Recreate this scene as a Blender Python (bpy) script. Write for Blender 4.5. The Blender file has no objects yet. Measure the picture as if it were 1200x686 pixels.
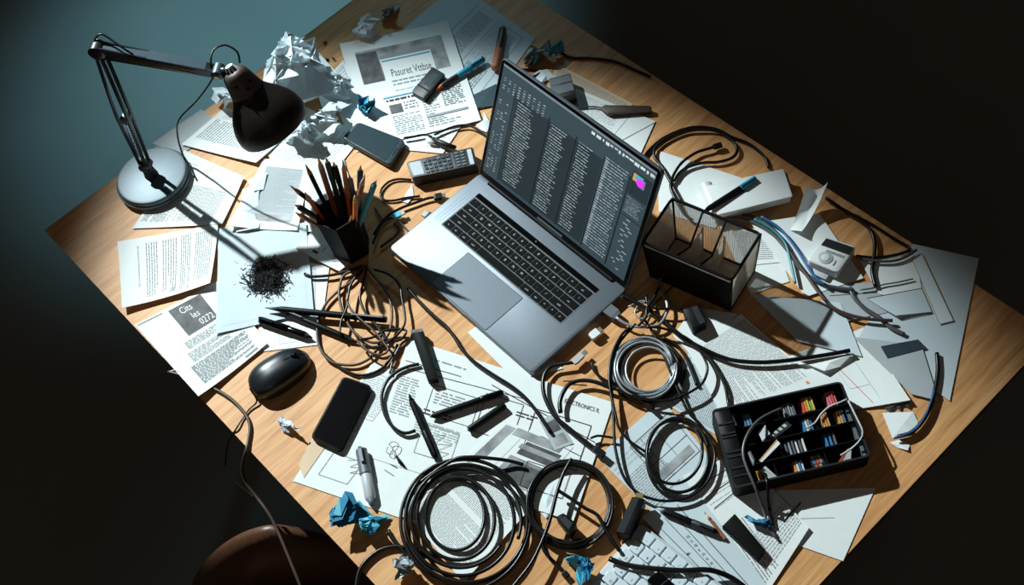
import bpy
import math
from mathutils import Vector, Matrix
W_IMG,H_IMG=1200,686
SC=1.69; DZ=0.74
def _ln(a,b): return Vector((a[0],a[1],1)).cross(Vector((b[0],b[1],1)))
_L,_T,_R,_B=(52,270),(514,-75),(1233,392),(700,965)
def _vp(a,b,c,d):
    v=_ln(a,b).cross(_ln(c,d)); return Vector((v.x/v.z,v.y/v.z))
_v1=_vp(_L,_T,_B,_R); _v2=_vp(_L,_B,_T,_R)
_c=Vector((600,343)); FPX=math.sqrt(-(_v1-_c).dot(_v2-_c))
def _ray(p): return Vector((p[0]-600,-(p[1]-343),-FPX))
_x=-_ray(_v2).normalized(); _y=_ray(_v1).normalized(); _z=_x.cross(_y)
CAMROT=Matrix((_x,_y,_z))
CAMLOC=Vector((0.5946*SC,-0.3456*SC,DZ+SC))
def D(px,py): return CAMROT@_ray((px,py))
def P(px,py,h=0.0):
    d=D(px,py); return CAMLOC+d*((DZ+h-CAMLOC.z)/d.z)
def RP(px,py,pt,n):
    d=D(px,py); return CAMLOC+d*((Vector(pt)-CAMLOC).dot(n)/d.dot(n))
def pix(w):
    c=CAMROT.transposed()@(Vector(w)-CAMLOC); return (600-c.x*FPX/c.z*1.0, 343+c.y*FPX/c.z)
import bpy, bmesh, random
# ---------------------------------------------------------------- helpers
SCN = bpy.context.scene
COL = SCN.collection
UP = Vector((0, 0, 1))

def mat(name, col, rough=0.5, metal=0.0, var=0.06, scale=40.0, bump=0.0, spec=0.5, emit=None, es=0.0, coat=0.0):
    m = bpy.data.materials.new(name); m.use_nodes = True
    nt = m.node_tree; b = nt.nodes['Principled BSDF']
    b.inputs['Roughness'].default_value = rough
    b.inputs['Metallic'].default_value = metal
    b.inputs['Specular IOR Level'].default_value = spec
    b.inputs['Coat Weight'].default_value = coat
    tc = nt.nodes.new('ShaderNodeTexCoord'); nz = nt.nodes.new('ShaderNodeTexNoise')
    nz.inputs['Scale'].default_value = scale; nz.inputs['Detail'].default_value = 4
    nt.links.new(tc.outputs['Object'], nz.inputs['Vector'])
    r = nt.nodes.new('ShaderNodeValToRGB')
    r.color_ramp.elements[0].position = 0.3; r.color_ramp.elements[1].position = 0.7
    r.color_ramp.elements[0].color = [max(0, c*(1-var)) for c in col]+[1]
    r.color_ramp.elements[1].color = [min(1, c*(1+var)) for c in col]+[1]
    nt.links.new(nz.outputs['Fac'], r.inputs['Fac']); nt.links.new(r.outputs['Color'], b.inputs['Base Color'])
    if bump:
        bp = nt.nodes.new('ShaderNodeBump'); bp.inputs['Strength'].default_value = bump; bp.inputs['Distance'].default_value = 0.002
        nt.links.new(nz.outputs['Fac'], bp.inputs['Height']); nt.links.new(bp.outputs['Normal'], b.inputs['Normal'])
    if emit:
        b.inputs['Emission Color'].default_value = list(emit)+[1]; b.inputs['Emission Strength'].default_value = es
    return m

def wood_mat():
    m = bpy.data.materials.new('oak_wood'); m.use_nodes = True; nt = m.node_tree; b = nt.nodes['Principled BSDF']
    tc = nt.nodes.new('ShaderNodeTexCoord'); mp = nt.nodes.new('ShaderNodeMapping')
    mp.inputs['Scale'].default_value = (26, 2.2, 4)
    mp.inputs['Rotation'].default_value = (0, 0, 0.12)
    nz = nt.nodes.new('ShaderNodeTexNoise'); nz.inputs['Scale'].default_value = 3.2; nz.inputs['Detail'].default_value = 8; nz.inputs['Distortion'].default_value = 0.6
    nt.links.new(tc.outputs['Object'], mp.inputs['Vector']); nt.links.new(mp.outputs['Vector'], nz.inputs['Vector'])
    r = nt.nodes.new('ShaderNodeValToRGB'); e = r.color_ramp.elements
    e[0].position = 0.25; e[0].color = (0.52, 0.235, 0.085, 1); e[1].position = 0.75; e[1].color = (0.84, 0.48, 0.22, 1)
    mid = e.new(0.5); mid.color = (0.72, 0.37, 0.15, 1)
    nt.links.new(nz.outputs['Fac'], r.inputs['Fac'])
    mp2 = nt.nodes.new('ShaderNodeMapping'); mp2.inputs['Scale'].default_value = (220, 9, 20); mp2.inputs['Rotation'].default_value = (0, 0, 0.12)
    n2 = nt.nodes.new('ShaderNodeTexNoise'); n2.inputs['Scale'].default_value = 1.6; n2.inputs['Detail'].default_value = 5
    nt.links.new(tc.outputs['Object'], mp2.inputs['Vector']); nt.links.new(mp2.outputs['Vector'], n2.inputs['Vector'])
    mx = nt.nodes.new('ShaderNodeMixRGB'); mx.blend_type = 'MULTIPLY'; mx.inputs['Fac'].default_value = 0.55
    r2 = nt.nodes.new('ShaderNodeValToRGB'); r2.color_ramp.elements[0].position = 0.33; r2.color_ramp.elements[0].color = (0.66, 0.60, 0.54, 1); r2.color_ramp.elements[1].position = 0.6
    nt.links.new(n2.outputs['Fac'], r2.inputs['Fac'])
    nt.links.new(r.outputs['Color'], mx.inputs[1]); nt.links.new(r2.outputs['Color'], mx.inputs[2])
    nt.links.new(mx.outputs['Color'], b.inputs['Base Color'])
    b.inputs['Roughness'].default_value = 0.5; b.inputs['Specular IOR Level'].default_value = 0.3
    bp = nt.nodes.new('ShaderNodeBump'); bp.inputs['Strength'].default_value = 0.12; bp.inputs['Distance'].default_value = 0.001
    nt.links.new(n2.outputs['Fac'], bp.inputs['Height']); nt.links.new(bp.outputs['Normal'], b.inputs['Normal'])
    return m

M = {}
def dm(k, *a, **kw): M[k] = mat(k, *a, **kw)
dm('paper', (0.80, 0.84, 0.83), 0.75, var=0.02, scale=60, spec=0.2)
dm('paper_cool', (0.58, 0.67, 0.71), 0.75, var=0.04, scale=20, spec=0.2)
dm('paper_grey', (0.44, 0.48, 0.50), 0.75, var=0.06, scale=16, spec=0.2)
dm('paper_tan', (0.72, 0.55, 0.38), 0.75, var=0.05, scale=16, spec=0.2)
dm('ink', (0.07, 0.055, 0.06), 0.8, spec=0.1)
dm('ink_soft', (0.30, 0.32, 0.33), 0.8, spec=0.1)
dm('ink_pale', (0.48, 0.52, 0.53), 0.8, spec=0.1)
dm('ink_red', (0.45, 0.10, 0.07), 0.8, spec=0.1)
dm('ink_blue', (0.10, 0.35, 0.55), 0.8, spec=0.1)
dm('photo_grey', (0.30, 0.31, 0.32), 0.6, var=0.55, scale=28, spec=0.3)
dm('photo_dark', (0.075, 0.075, 0.08), 0.6, var=0.6, scale=40, spec=0.3)
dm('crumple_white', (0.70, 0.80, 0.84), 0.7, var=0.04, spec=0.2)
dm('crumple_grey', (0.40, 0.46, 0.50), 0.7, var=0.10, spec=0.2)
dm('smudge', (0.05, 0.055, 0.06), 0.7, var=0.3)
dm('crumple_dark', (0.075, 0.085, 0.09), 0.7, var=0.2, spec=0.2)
dm('crumple_blue', (0.02, 0.21, 0.38), 0.6, var=0.10, spec=0.3)
dm('crumple_teal', (0.10, 0.48, 0.60), 0.6, var=0.10, spec=0.3)
dm('crumple_navy', (0.018, 0.14, 0.27), 0.6, var=0.15, spec=0.3)
dm('black_plastic', (0.006, 0.006, 0.0065), 0.42, var=0.2, spec=0.14)
dm('black_soft', (0.0085, 0.008, 0.0075), 0.55, var=0.2, spec=0.08)
dm('black_gloss', (0.003, 0.003, 0.0034), 0.14, var=0.1, spec=0.18)
dm('dark_grey', (0.018, 0.020, 0.023), 0.45, var=0.15, spec=0.35)
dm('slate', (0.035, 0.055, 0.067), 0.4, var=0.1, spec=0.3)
dm('slate_glass', (0.022, 0.042, 0.053), 0.25, var=0.06, spec=0.3)
dm('mid_grey', (0.13, 0.145, 0.16), 0.45, var=0.08, spec=0.3)
dm('pale_grey', (0.48, 0.52, 0.55), 0.45, var=0.05)
dm('white_plastic', (0.74, 0.77, 0.77), 0.4, var=0.03)
dm('silver', (0.165, 0.19, 0.22), 0.5, metal=0.45, var=0.04, scale=200)
dm('silver_dark', (0.16, 0.18, 0.21), 0.4, metal=0.6, var=0.05)
dm('steel', (0.5, 0.5, 0.5), 0.3, metal=0.9, var=0.08)
dm('gold', (0.72, 0.52, 0.2), 0.3, metal=0.8, var=0.1)
dm('key_black', (0.005, 0.005, 0.005), 0.6, var=0.2, spec=0.06)
dm('key_white', (0.66, 0.76, 0.80), 0.4, var=0.04)
dm('legend', (0.62, 0.62, 0.6), 0.6)
dm('cable_black', (0.0055, 0.005, 0.0047), 0.30, var=0.2, spec=0.36)
dm('cable_brown', (0.07, 0.045, 0.033), 0.4, var=0.15, spec=0.5)
dm('cable_grey', (0.085, 0.088, 0.095), 0.32, var=0.15, spec=0.6)
dm('cable_silver', (0.36, 0.38, 0.40), 0.3, metal=0.35, var=0.12)
dm('cable_blue', (0.02, 0.14, 0.36), 0.35, var=0.15)
dm('cable_teal', (0.03, 0.22, 0.26), 0.35, var=0.15)
dm('pencil_orange', (0.85, 0.20, 0.05), 0.4, var=0.1)
dm('pencil_brown', (0.34, 0.12, 0.06), 0.45, var=0.15)
dm('pencil_wood', (0.68, 0.42, 0.2), 0.6, var=0.12)
dm('pen_blue', (0.02, 0.30, 0.48), 0.35, var=0.1)
dm('mouse_shell', (0.010, 0.012, 0.015), 0.33, var=0.1, spec=0.5)
dm('lit_mesh_wire', (0.80, 0.73, 0.64), 0.45, metal=0.2, var=0.1)  # beige puts the light on a black basket into its wire colour
dm('lamp_base', (0.10, 0.135, 0.155), 0.45, metal=0.25, var=0.04)
dm('lamp_shade', (0.013, 0.0085, 0.0065), 0.45, metal=0.1, var=0.1, spec=0.35)
dm('lamp_collar', (0.075, 0.050, 0.040), 0.5, metal=0.2, var=0.08)
dm('lamp_metal', (0.045, 0.047, 0.05), 0.35, metal=0.6, var=0.1)
dm('lamp_bright', (0.09, 0.13, 0.16), 0.4, metal=0.6, var=0.1)
dm('brass', (0.35, 0.24, 0.12), 0.35, metal=0.8, var=0.1)
dm('edge_shade', (0.05, 0.032, 0.02), 0.6, var=0.15)  # shade put into the colour of the desk sides
dm('chair_leather', (0.11, 0.050, 0.026), 0.42, var=0.15, scale=120, bump=0.15)
dm('floor_dark', (0.20, 0.19, 0.16), 0.8, var=0.10, scale=1.6, spec=0.2)
dm('screen_panel', (0.032, 0.048, 0.056), 0.3, var=0.05, spec=0.2, emit=(0.07, 0.115, 0.14), es=0.32)
dm('screen_dark', (0.018, 0.026, 0.030), 0.3, var=0.05, spec=0.2, emit=(0.05, 0.075, 0.088), es=0.25)
dm('screen_line', (0.012, 0.014, 0.016), 0.3)
dm('screen_text', (0.36, 0.42, 0.44), 0.4, emit=(0.6, 0.68, 0.7), es=0.22)
dm('screen_dim', (0.2, 0.23, 0.25), 0.4, emit=(0.3, 0.36, 0.4), es=0.25)
dm('screen_white', (0.7, 0.75, 0.75), 0.4, emit=(0.8, 0.9, 0.9), es=0.5)
dm('px_magenta', (0.6, 0.02, 0.7), 0.4, emit=(0.7, 0.03, 0.85), es=0.8)
dm('px_purple', (0.2, 0.12, 0.4), 0.4, emit=(0.25, 0.15, 0.5), es=0.5)
dm('px_orange', (0.55, 0.3, 0.12), 0.4, emit=(0.6, 0.33, 0.12), es=0.5)
dm('px_teal', (0.06, 0.4, 0.4), 0.4, emit=(0.06, 0.4, 0.42), es=0.5)
dm('tab_red', (0.7, 0.10, 0.06), 0.5); dm('tab_orange', (0.8, 0.30, 0.06), 0.5); dm('tab_yellow', (0.75, 0.55, 0.08), 0.5)
dm('tab_green', (0.25, 0.45, 0.15), 0.5); dm('tab_pink', (0.7, 0.18, 0.25), 0.5); dm('tab_grey', (0.30, 0.31, 0.32), 0.5)
dm('tab_blue', (0.05, 0.22, 0.45), 0.5); dm('tab_white', (0.75, 0.75, 0.72), 0.5); dm('tab_ochre', (0.6, 0.36, 0.14), 0.5)
dm('graphite', (0.022, 0.024, 0.026), 0.6, var=0.3)
dm('glass_clear', (0.5, 0.53, 0.55), 0.15, var=0.02)
M['wood'] = wood_mat()

class MB:
    """collects geometry for ONE mesh object"""
    def __init__(s): s.v = []; s.f = []; s.m = []; s.mats = []; s.uv = {}
    def mi(s, k):
        if k not in s.mats: s.mats.append(k)
        return s.mats.index(k)
    def add(s, verts, faces, k):
        o = len(s.v); s.v += [Vector(p) for p in verts]; i = s.mi(k)
        for f in faces: s.f.append([o+j for j in f]); s.m.append(i)
    def quad(s, a, b, c, d, k): s.add([a, b, c, d], [(0, 1, 2, 3)], k)
    def box(s, fr, x0, x1, y0, y1, z0, z1, k):
        p = [fr(x, y, z) for z in (z0, z1) for (x, y) in ((x0, y0), (x1, y0), (x1, y1), (x0, y1))]
        s.add(p, [(3, 2, 1, 0), (4, 5, 6, 7), (0, 1, 5, 4), (1, 2, 6, 5), (2, 3, 7, 6), (3, 0, 4, 7)], k)
    def prism(s, top, down, k, bev=0.0, kb=None, side=None):
        """top: ordered outline of world points; down: vector to the bottom outline; bevelled top"""
        n = len(top); c = sum((Vector(p) for p in top), Vector())/n; down = Vector(down)
        rings = []
        if bev > 0:
            ins = []
            for p in top:
                d = Vector(p)-c; L = d.length; ins.append(c+d*(max(0.2, 1-bev/L)))
            mid = [Vector(p)+(c-Vector(p))*(bev*0.3/max(1e-6, (Vector(p)-c).length))+down.normalized()*bev*0.3 for p in top]
            rings = [ins, mid, [Vector(p)+down.normalized()*bev for p in top]]
        else: rings = [[Vector(p) for p in top]]
        rings.append([Vector(p)+down for p in top])
        vs = [p for r in rings for p in r]; fs = [tuple(range(n))]
        for r in range(len(rings)-1):
            for i in range(n):
                j = (i+1) % n; fs.append((r*n+i, (r+1)*n+i, (r+1)*n+j, r*n+j))
        fs.append(tuple(reversed(range((len(rings)-1)*n, len(rings)*n))))
        s.add(vs, fs, k)
    def tube(s, pts, r, k, seg=8, cap=True, flat=1.0):
        pts = [Vector(p) for p in pts]; n = len(pts)
        rr = r if isinstance(r, (list, tuple)) else [r]*n
        vs = []; t0 = None; nrm = None
        for i, p in enumerate(pts):
            t = (pts[min(i+1, n-1)]-pts[max(i-1, 0)])
            t = t.normalized() if t.length > 1e-9 else Vector((1, 0, 0))
            if nrm is None:
                a = UP if abs(t.z) < 0.9 else Vector((1, 0, 0)); nrm = (a-t*a.dot(t)).normalized()
            else:
                nrm = nrm-t*nrm.dot(t)
                if flat != 1.0 and abs(t.z) < 0.9: nrm = UP-t*UP.dot(t)
                nrm = nrm.normalized() if nrm.length > 1e-6 else t.orthogonal().normalized()
            bn = t.cross(nrm)
            for q in range(seg):
                an = 2*math.pi*q/seg
                vs.append(p+nrm*math.cos(an)*rr[i]*flat+bn*math.sin(an)*rr[i])
        fs = []
        for i in range(n-1):
            for q in range(seg):
                w = (q+1) % seg; fs.append((i*seg+q, i*seg+w, (i+1)*seg+w, (i+1)*seg+q))
        if cap: fs.append(tuple(reversed(range(seg)))); fs.append(tuple(range((n-1)*seg, n*seg)))
        s.add(vs, fs, k)
    def lathe(s, A, B, prof, k, seg=20, capA=True, capB=True):
        A = Vector(A); B = Vector(B); ax = B-A; L = ax.length; t = ax/L
        n1 = t.orthogonal().normalized(); n2 = t.cross(n1); vs = []
        for (q, r) in prof:
            for j in range(seg):
                an = 2*math.pi*j/seg; vs.append(A+ax*q+(n1*math.cos(an)+n2*math.sin(an))*r)
        fs = []
        for i in range(len(prof)-1):
            for j in range(seg):
                w = (j+1) % seg; fs.append((i*seg+j, i*seg+w, (i+1)*seg+w, (i+1)*seg+j))
        if capA: fs.append(tuple(reversed(range(seg))))
        if capB: fs.append(tuple(range((len(prof)-1)*seg, len(prof)*seg)))
        s.add(vs, fs, k)
    def build(s, name, parent=None, smooth=False, uvf=None):
        me = bpy.data.meshes.new(name)
        lo = Vector((min(p.x for p in s.v), min(p.y for p in s.v), min(p.z for p in s.v)))
        hi = Vector((max(p.x for p in s.v), max(p.y for p in s.v), max(p.z for p in s.v)))
        org = Vector(((lo.x+hi.x)/2, (lo.y+hi.y)/2, lo.z))
        me.from_pydata([p-org for p in s.v], [], s.f)
        for k in s.mats: me.materials.append(M[k])
        for i, p in enumerate(me.polygons):
            p.material_index = s.m[i]; p.use_smooth = bool(smooth)
        if uvf:
            ul = me.uv_layers.new(name='UVMap')
            for lp in me.loops: ul.data[lp.index].uv = uvf(s.v[lp.vertex_index])
        bm = bmesh.new(); bm.from_mesh(me)
        bmesh.ops.recalc_face_normals(bm, faces=bm.faces) if not uvf else None
        bm.to_mesh(me); bm.free()
        if smooth == 'auto':
            me.set_sharp_from_angle(angle=math.radians(38))
        o = bpy.data.objects.new(name, me); COL.objects.link(o)
        o['_o'] = org
        if parent is not None:
            o.parent = parent; o.location = org-Vector(parent['_o'])
        else: o.location = org
        return o

def tag(o, label, cat, group=None, kind=None):
    o['label'] = label; o['category'] = cat
    if group: o['group'] = group
    if kind: o['kind'] = kind
    return o
def thing(name, loc, label, cat, group=None):
    o = bpy.data.objects.new(name, None); COL.objects.link(o); o.empty_display_size = 0.02
    o.location = loc; o['_o'] = Vector(loc)
    return tag(o, label, cat, group)

def catmull(pts, step=0.004, closed=False):
    pts = [Vector(p) for p in pts]; out = []
    n = len(pts)
    for i in range(n-1):
        p0 = pts[max(i-1, 0)]; p1 = pts[i]; p2 = pts[i+1]; p3 = pts[min(i+2, n-1)]
        m = max(2, int((p2-p1).length/step))
        for q in range(m):
            t = q/m; t2 = t*t; t3 = t2*t
            out.append(0.5*((2*p1)+(p2-p0)*t+(2*p0-5*p1+4*p2-p3)*t2+(3*p1-p0-3*p2+p3)*t3))
    out.append(pts[-1]); return out
def PX(pts, h): return [P(p[0], p[1], p[2] if len(p) > 2 else h) for p in pts]
def roundpoly(pts, r, n=5):
    out = []; N = len(pts)
    for i in range(N):
        p = Vector(pts[i]); a = Vector(pts[i-1]); b = Vector(pts[(i+1) % N])
        da = (a-p).normalized(); db = (b-p).normalized()
        rr = min(r, (a-p).length*0.45, (b-p).length*0.45)
        for q in range(n+1):
            t = q/n
            out.append(p+da*rr*(1-t)**2+db*rr*t**2)
    return out
def bil(c, u, v):
    a, b, d, e = c   # TL TR BR BL
    return a*(1-u)*(1-v)+b*u*(1-v)+d*u*v+e*(1-u)*v

# ---- lettering (built-in font turned into mesh)
_gl = {}
def glyphs(text):
    if text not in _gl:
        cu = bpy.data.curves.new('t', 'FONT'); cu.body = text; cu.resolution_u = 2
        ob = bpy.data.objects.new('t', cu); COL.objects.link(ob)
        dg = bpy.context.evaluated_depsgraph_get(); dg.update(); ev = ob.evaluated_get(dg); me = ev.to_mesh()
        vs = [(v.co.x, v.co.y) for v in me.vertices]; fs = [tuple(p.vertices) for p in me.polygons]
        ev.to_mesh_clear(); bpy.data.objects.remove(ob); bpy.data.curves.remove(cu)
        _gl[text] = (vs, fs)
    return _gl[text]
def put_text(mb, text, fn, k, size=1.0):
    vs, fs = glyphs(text)
    mb.add([fn(x*size, y*size) for x, y in vs], fs, k)

# ---- sheets of paper
LV = 0.0008
def ink(mb, S, it, rnd):
    kind = it[0]
    def rect(u0, v0, u1, v1, k):
        nu = max(1, int(abs(u1-u0)*24)); nv = max(1, int(abs(v1-v0)*24)); vs = []; fs = []
        for j in range(nv+1):
            for i in range(nu+1): vs.append(S(u0+(u1-u0)*i/nu, v0+(v1-v0)*j/nv))
        for j in range(nv):
            for i in range(nu): a = j*(nu+1)+i; fs.append((a, a+1, a+nu+2, a+nu+1))
        mb.add(vs, fs, k)
    if kind == 'rect': rect(*it[1:6])
    elif kind == 'text':      # rows of words along u
        u0, v0, u1, v1, n = it[1:6]; n = int(n*1.3) if n > 3 else n; k = it[6] if len(it) > 6 else 'ink_soft'; fill = it[7] if len(it) > 7 else 0.42
        for r in range(n):
            v = v0+(v1-v0)*(r+0.2)/n; hgt = (v1-v0)/n*fill
            u = u0; end = u1 if rnd.random() > 0.18 else u0+(u1-u0)*rnd.uniform(0.5, 0.95)
            while u < end-0.012:
                w = rnd.uniform(0.015, 0.06); e = min(end, u+w); rect(u, v, e, v+hgt, k); u = e+rnd.uniform(0.007, 0.013)
    elif kind == 'vtext':     # rows of words along v
        u0, v0, u1, v1, n = it[1:6]; n = int(n*1.3) if n > 3 else n; k = it[6] if len(it) > 6 else 'ink_soft'
        for r in range(n):
            u = u0+(u1-u0)*(r+0.2)/n; wd = (u1-u0)/n*0.42
            v = v0; end = v1 if rnd.random() > 0.25 else v0+(v1-v0)*rnd.uniform(0.6, 0.95)
            while v < end-0.012:
                w = rnd.uniform(0.015, 0.06); e = min(end, v+w); rect(u, v, u+wd, e, k); v = e+rnd.uniform(0.007, 0.013)
    elif kind == 'line':
        u0, v0, u1, v1, w = it[1:6]; k = it[6] if len(it) > 6 else 'ink'
        a = S(u0, v0); b = S(u1, v1); d = (b-a); d.z = 0; nn = Vector((-d.y, d.x, 0)).normalized()*w
        mb.quad(a-nn, b-nn, b+nn, a+nn, k)
    elif kind == 'poly':
        pts = it[1]; w = it[2]; k = it[3]
        for a, b in zip(pts[:-1], pts[1:]): ink(mb, S, ('line', a[0], a[1], b[0], b[1], w, k), rnd)
    elif kind == 'frame':
        u0, v0, u1, v1, w = it[1:6]; k = it[6] if len(it) > 6 else 'ink'
        for a in ((u0, v0, u1, v0), (u1, v0, u1, v1), (u1, v1, u0, v1), (u0, v1, u0, v0)): ink(mb, S, ('line', *a, w, k), rnd)
    elif kind == 'font':
        t, u, v, su, sv, k = it[1:7]
        put_text(mb, t, lambda x, y: S(u+x*su, v-y*sv), k)

def _sheet(label, quad, lv=1, k='paper', marks=(), lift=(0, 0, 0, 0), bow=0.0, name='paper_sheet', cat='paper', group=None, seed=1, outline=None, N=10):
    """quad: TL TR BR BL pixels on the desk; lift: extra height of each corner"""
    z = lv*LV; rnd = random.Random(seed)
    c = [P(q[0], q[1], z+0.0006) for q in quad]
    def S0(u, v, e=0.0):
        p = bil(c, u, v)
        l = lift[0]*max(0, 1-u-v)**2+lift[1]*max(0, u-v)**2+lift[2]*max(0, u+v-1)**2+lift[3]*max(0, v-u)**2
        p.z += l+bow*math.sin(math.pi*u)+e
        return p
    mb = MB()
    if any(lift) or bow: N = 24
    if outline is None:
        vs = [S0(i/N, j/N) for j in range(N+1) for i in range(N+1)]
        fs = [(j*(N+1)+i, j*(N+1)+i+1, (j+1)*(N+1)+i+1, (j+1)*(N+1)+i) for j in range(N) for i in range(N)]
        mb.add(vs, fs, k)
        per = [(i/N, 0) for i in range(N)]+[(1, i/N) for i in range(N)]+[(1-i/N, 1) for i in range(N)]+[(0, 1-i/N) for i in range(N)]
        m = len(per); sk = [S0(*q) for q in per]+[S0(q[0], q[1], -0.0005) for q in per]
        mb.add(sk, [(i, (i+1) % m, m+(i+1) % m, m+i) for i in range(m)], k)
    for mi_, it in enumerate(marks): ink(mb, lambda u, v: S0(u, v, 0.00022+0.00005*mi_), it, rnd)
    o = mb.build(name, smooth=False)
    return tag(o, label, cat, group)

def _scrap(label, pts, lv=1, k='paper', h=0.004, name='torn_paper', cat='paper', group=None, seed=1):
    """torn flat piece with a raised ridge"""
    rnd = random.Random(seed); w = [P(x, y, lv*LV+0.0006+(rnd.random()*h if i % 2 else 0)) for i, (x, y) in enumerate(pts)]
    c = sum(w, Vector())/len(w); c.z = DZ+lv*LV+0.0006+h*0.6
    mb = MB(); n = len(w)
    mb.add(w+[c], [(i, (i+1) % n, n) for i in range(n)], k)
    low = [Vector((p.x, p.y, p.z-0.0004)) for p in w]
    mb.add(w+low, [(i, (i+1) % n, n+(i+1) % n, n+i) for i in range(n)], k)
    return tag(mb.build(name), label, cat, group)

_defer = []
def sheet(label, quad, lv=1, *a, **k): _defer.append((lv, len(_defer), _sheet, label, quad, a, k))
def scrap(label, pts, lv=1, *a, **k): _defer.append((lv, len(_defer), _scrap, label, pts, a, k))
def _inside(p, poly):
    c = False; n = len(poly)
    for i in range(n):
        (x1, y1), (x2, y2) = poly[i], poly[(i+1) % n]
        if (y1 > p[1]) != (y2 > p[1]) and p[0] < (x2-x1)*(p[1]-y1)/(y2-y1)+x1: c = not c
    return c
def _dense(poly):
    out = []; n = len(poly)
    cx = sum(p[0] for p in poly)/n; cy = sum(p[1] for p in poly)/n
    for i in range(n):
        a, b = poly[i], poly[(i+1) % n]
        for t in range(8):
            x = a[0]+(b[0]-a[0])*t/8; y = a[1]+(b[1]-a[1])*t/8
            for s in (1.0, 0.6, 0.25): out.append((cx+(x-cx)*s, cy+(y-cy)*s))
    return out
def flush_sheets():
    done = []
    for lv, i, fn, label, q, a, k in sorted(_defer, key=lambda d: (d[0], d[1])):
        L = 0; dq = _dense(q)
        for (q2, d2, l2) in done:
            if any(_inside(p, q2) for p in dq) or any(_inside(p, q) for p in d2): L = max(L, l2)
        done.append((q, dq, L+1)); fn(label, q, L+1, *a, **k)
        if 'big' == label[:3]: pass

def crumple(label, px, py, wpx, hgt, mats, seed, base=0.003, folds=9, ang=0.0, asp=1.0, name='crumpled_paper', cat='crumpled paper', group=None):
    rnd = random.Random(seed); bm = bmesh.new()
    vs = [bm.verts.new((x, y, 0)) for x, y in ((-1, -1), (1, -1), (1, 1), (-1, 1))]; bm.faces.new(vs)
    for i in range(folds+2):
        th = rnd.uniform(0, 6.283); el = rnd.uniform(-0.95, 0.95)
        n = Vector((math.cos(th)*math.cos(el), math.sin(th)*math.cos(el), math.sin(el)))
        cen = sum((v.co for v in bm.verts), Vector())/len(bm.verts)
        ds = sorted((v.co-cen).dot(n) for v in bm.verts); R = ds[-1]
        co = cen+n*R*rnd.uniform(0.05, 0.42)
        bmesh.ops.bisect_plane(bm, geom=bm.verts[:]+bm.edges[:]+bm.faces[:], dist=1e-5, plane_co=co, plane_no=n)
        sh = rnd.uniform(0.7, 0.96)
        for v in bm.verts:
            d = (v.co-co).dot(n)
            if d > 1e-5: v.co -= n*d*(1+sh)
    bmesh.ops.triangulate(bm, faces=bm.faces[:])
    for v in bm.verts: v.co += Vector((rnd.uniform(-1, 1), rnd.uniform(-1, 1), rnd.uniform(-1, 1)))*0.035
    q = Matrix.Rotation(rnd.uniform(0, 6.28), 3, Vector((rnd.uniform(-1, 1), rnd.uniform(-1, 1), rnd.uniform(-.4, .4))).normalized())
    for v in bm.verts: v.co = q@v.co
    xs = [v.co.x for v in bm.verts]; ys = [v.co.y for v in bm.verts]; zs = [v.co.z for v in bm.verts]
    wid = (P(px+wpx/2, py)-P(px-wpx/2, py)).length
    sx = wid/(max(xs)-min(xs)); sy = wid*asp/(max(ys)-min(ys)); sz = hgt/(max(zs)-min(zs))
    cx = (max(xs)+min(xs))/2; cy = (max(ys)+min(ys))/2
    ex = P(px+1, py)-P(px-1, py); a0 = math.atan2(ex.y, ex.x)+ang
    o = P(px, py, base); mb = MB()
    mb.v = []
    bm.verts.ensure_lookup_table()
    pos = {}
    for v in bm.verts:
        x = (v.co.x-cx)*sx; y = (v.co.y-cy)*sy
        pos[v.index] = Vector((o.x+x*math.cos(a0)-y*math.sin(a0), o.y+x*math.sin(a0)+y*math.cos(a0), o.z+(v.co.z-min(zs))*sz))
    mb.v = [pos[i] for i in range(len(bm.verts))]
    for f in bm.faces:
        mb.f.append([v.index for v in f.verts]); mb.m.append(mb.mi(mats[0] if len(mats) == 1 or rnd.random() < 0.6 else rnd.choice(mats[1:])))
    bm.free()
    return tag(mb.build(name), label, cat, group)

_ci = [0]
def cable(label, pts, r=0.0030, k='cable_black', h=None, ends=(), name='cable', cat='cable', group=None, flat=1.0, loc_parent=None, step=0.005, spline=True):
    _ci[0] += 1
    hh = (r+0.0052+0.0011*(_ci[0] % 4)) if h is None else h
    w = PX(pts, hh); cv = catmull(w, step) if spline else w
    mb = MB(); mb.tube(cv, r, k, 8, flat=flat)
    if loc_parent is not None: return mb.build(name, loc_parent, True)
    if not ends: return tag(mb.build(name, None, True), label, cat, group)
    t = thing(name, cv[0], label, cat, group); mb.build('cord', t, True)
    for (which, L, rr, kk, kt) in ends:
        a, b = (cv[0], cv[min(3, len(cv)-1)]) if which == 0 else (cv[-1], cv[-4])
        d = (a-b).normalized(); plug(t, a-d*0.004, d, L, rr, kk, kt)
    return t

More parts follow.
